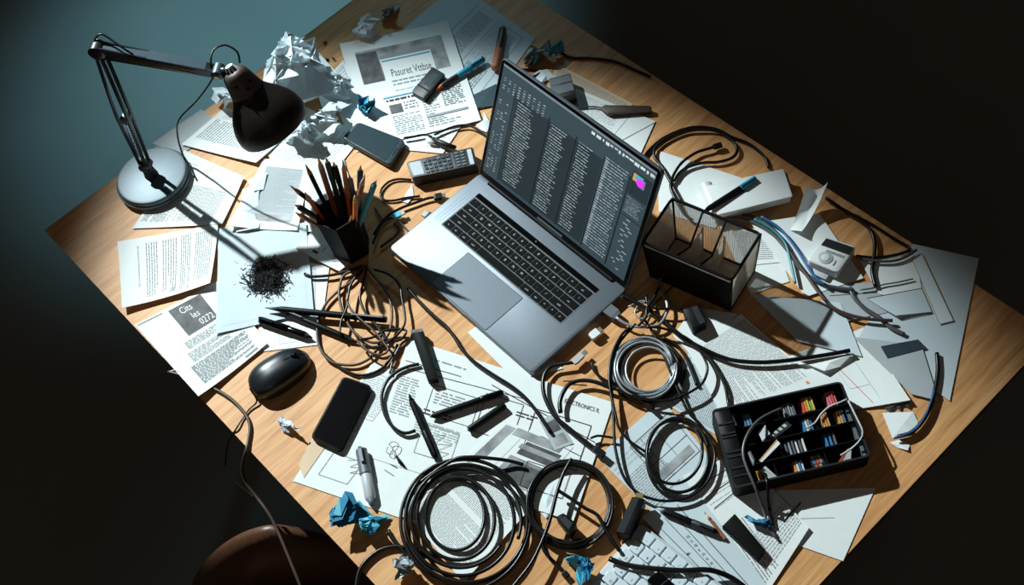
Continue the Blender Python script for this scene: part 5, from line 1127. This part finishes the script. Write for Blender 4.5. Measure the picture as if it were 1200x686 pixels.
cable('grey lead from the knotted tangle up to the form page', [(482, 396), (472, 402), (465, 412), (460, 424), (457, 438)], .0022, 'cable_grey', .006)
# tangle below the pencil cup
cable('widest loop of the tangle under the pencil cup', [(428, 312), (412, 330), (398, 340), (382, 356), (373, 376), (372, 396), (377, 412), (388, 424), (404, 428), (420, 427), (436, 418), (444, 404), (447, 392), (444, 382)], .0023, 'cable_brown', .006)
cable('right hand loop of the tangle under the pencil cup', [(430, 312), (438, 324), (450, 338), (458, 356), (459, 376), (455, 392), (448, 400), (438, 402), (424, 397), (412, 386), (404, 372), (398, 352), (398, 336), (404, 322), (420, 316)], .0024, 'cable_brown', .0095)
cable('inner strand of the tangle with a tight knot at right', [(430, 314), (425, 334), (422, 350), (428, 366), (440, 380), (450, 394), (458, 400), (470, 398), (476, 388), (464, 386), (450, 388), (436, 396), (420, 398)], .0022, 'cable_black', .012)
cable('outer right strand falling from the cup shadow to the knot', [(438, 316), (456, 322), (468, 334), (471, 350), (474, 366), (474, 380), (466, 392), (452, 403), (440, 408), (426, 404)], .0022, 'cable_black', .0145)
cable('bottom loop of the tangle nearest the black phone', [(379, 414), (390, 424), (404, 434), (420, 440), (436, 438), (450, 430), (460, 416), (466, 404)], .0024, 'cable_black', .0045)
cable('inner left curl of the tangle over the long pen', [(424, 318), (412, 332), (408, 348), (406, 362), (400, 376), (398, 392)], .0021, 'cable_black', .0165)
cable('oval strand around the middle of the tangle', [(406, 352), (412, 364), (424, 376), (438, 388), (450, 402), (455, 410), (448, 416), (436, 414), (424, 406), (418, 398)], .0020, 'cable_brown', .0180)
cable('dark cable with a bare end reaching the ruled page', [(424, 312), (408, 318), (392, 322), (376, 324), (364, 324), (357, 321)], .0026, 'cable_black', .008)
cable('thin lead curling out on the right of the cup', [(438, 275), (446, 262), (456, 252), (470, 244), (486, 238), (500, 233), (511, 231)], .0024, 'cable_black', .0065, ends=((1, .014, .0055, 'black_plastic', 'mid_grey'),))
cable('loop cable from the remote control end', [(482, 211), (468, 210), (456, 213), (447, 222), (446, 230), (452, 235), (462, 235), (476, 232), (492, 230)], .0021, 'cable_black', .0040)
cable('short lead ending in a teal connector by the laptop', [(437, 286), (442, 272), (446, 264), (452, 258), (462, 254)], .0022, 'cable_black', .0095, ends=((1, .016, .0050, 'crumple_teal', 'steel'),))
cable('dark wire from the teal connector back under the laptop side', [(462, 262), (468, 270), (462, 278), (454, 284), (446, 290)], .0021, 'cable_black', .005)
cable('thin wire running from the teal connector onto the wood', [(466, 258), (474, 266), (482, 276), (488, 282)], .0016, 'cable_black', .006)
cable('slim straight wire left of the teal connector', [(439, 244), (444, 252), (450, 260)], .0018, 'cable_black', .006)
pg = thing('usb_plug', P(498, 251, .004), 'grey usb plug with a pale tip lying left of the laptop', 'plug')
plug(pg, P(512, 260, .008), (P(494, 249, .008)-P(512, 260, .008)).normalized(), .022, .0075, 'dark_grey', 'pale_grey', 'housing')
# plugs at the laptop's right side
pg = thing('usb_plug', P(715, 366, .006), 'grey metal plug at the laptop right side', 'plug')
plug(pg, P(724, 372, .009), (P(706, 359, .009)-P(724, 372, .009)).normalized(), .026, .0095, 'mid_grey', 'steel', 'housing')
pg = thing('usb_plug', P(698, 391, .006), 'small white plug in shadow at the laptop right side', 'plug')
plug(pg, P(692, 396, .008), (P(705, 386, .008)-P(692, 396, .008)).normalized(), .016, .0065, 'white_plastic', 'steel', 'housing')
pg = thing('usb_plug', P(682, 416, .006), 'clear plug tip at the end of the ribbon cable', 'plug')
plug(pg, P(672, 426, .012), (P(690, 409, .012)-P(672, 426, .012)).normalized(), .020, .0048, 'glass_clear', 'steel', 'housing')
# bottom coils
coil('large black cable coil on the book page at the bottom centre', [(533, 603, 33, 40, -2.2), (535, 604, 36, 43, -2.2), (541, 607, 54, 56, -2.2), (545, 611, 72, 72, -2.2), (544, 612, 75, 74, -2.2), (546, 611, 70, 70, -2.2)], .0029, 'cable_black', .006, tail=((530, 540, .020), (552, 536, .022), (580, 538, .018), (600, 541, .012), (613, 545, .010)), seed=4, hr=.003)
coil('second black cable around the large bottom coil', [(540, 606, 57, 58, 0.6), (546, 609, 66, 66, 0.6)], .0027, 'cable_black', .016, seed=5, hr=.003)
coil('round black cable coil with the plug block inside at the bottom', [(667, 591, 43, 44, 1.2), (668, 591, 46, 47, 1.2), (667, 590, 49, 50, 1.2), (668, 592, 51, 52, 1.2), (668, 591, 47, 46, 1.2), (666, 592, 50, 52, 1.2)], .0026, 'cable_black', .003, seed=6, hr=.0034)
cable('cable bending off the desk front edge at the bottom', [(512, 652), (496, 647), (478, 643), (462, 641), (446, 645), (432, 655), (422, 668), (418, 684), (417, 700)], .0036, 'cable_black', .0048)
cable('cable running from the teal paper under the large coil', [(455, 622), (462, 634), (474, 648), (490, 662), (508, 676), (530, 686), (552, 692)], .0034, 'cable_black', .0046)
cable('cable crossing from the plug coil down to the bottom edge', [(670, 538), (660, 556), (652, 580), (646, 604), (638, 628), (624, 658), (606, 682), (596, 694)], .0029, 'cable_black', .024)
cable('cable sweeping along the right side of the large coil', [(622, 600), (620, 624), (612, 648), (600, 666), (584, 680), (566, 690)], .0034, 'cable_black', .0125)
cable('straight dark cable through the plug coil to the adapter', [(652, 574), (668, 584), (686, 596), (700, 604), (708, 618), (716, 632), (726, 646)], .0028, 'cable_black', .021)
cable('cable with a knob end touching the bottom blue paper', [(634, 632), (638, 646), (648, 658), (656, 665), (662, 673)], .0027, 'cable_black', .0055, ends=((1, .010, .0045, 'black_plastic', None),))
cable('flat black cable draped over the white keyboard', [(714, 655, .020), (726, 660, .021), (742, 664, .022), (768, 667, .023), (800, 669, .022), (826, 668, .020), (842, 671, .016), (858, 678, .010), (872, 688, .009)], .0040, 'cable_black', .02, flat=.6)
cable('black cord draped into the tray over its side panel', [(916, 479, .030), (904, 484, .034), (890, 492, .038), (879, 504, .042), (872, 520, .043), (871, 534, .043), (875, 548, .043), (881, 562, .042), (887, 576, .036), (893, 592, .016), (897, 606, .010), (902, 620, .010), (910, 631, .009)], .0022, 'cable_grey', .03)
cable('short black cord from the tray front edge to the bright page', [(897, 556, .032), (899, 566, .038), (900, 578, .030), (901, 592, .014), (903, 606, .010), (906, 616, .009)], .0024, 'cable_black', .02)
cable('white cord across the back rows of the tray', [(993, 468, .038), (984, 472, .036), (972, 477, .033), (962, 486, .030), (955, 496, .027), (945, 502, .026)], .0015, 'pale_grey', .03)
cable('pale cord hooking over the tray right wall', [(994, 470, .040), (1003, 488, .041), (1011, 506, .041), (1008, 516, .036), (998, 526, .030), (985, 534, .026)], .0014, 'pale_grey', .03)
cable('brown grey cord leaving the desk at the near left edge', [(197, 436), (212, 440), (229, 447), (245, 453), (259, 460), (272, 469), (283, 480), (291, 492), (293, 503), (291, 516), (288, 530, .004), (285, 541, -.015), (284, 552, -.035), (288, 566, -.05), (300, 582, -.06), (312, 598, -.062), (322, 615, -.066), (332, 638, -.07), (341, 660, -.074), (350, 682, -.08), (358, 704, -.09)], .0027, 'cable_brown', .0038)
cable('thin dangling wire beside the hanging cord', [(276, 565, -.10), (284, 572, -.085), (294, 580, -.07), (304, 588, -.064)], .0012, 'cable_black', 0)
cable('thin cord dangling from the near left paper to the mouse', [(199, 436), (206, 434), (214, 438), (222, 443)], .0014, 'pale_grey', .0055)
cable('thin black wire beside the tray on the page at its near right', [(938, 590), (926, 603), (918, 612)], .0011, 'cable_black', .005)
for o in bpy.data.objects:
    if '_o' in o: del o['_o']
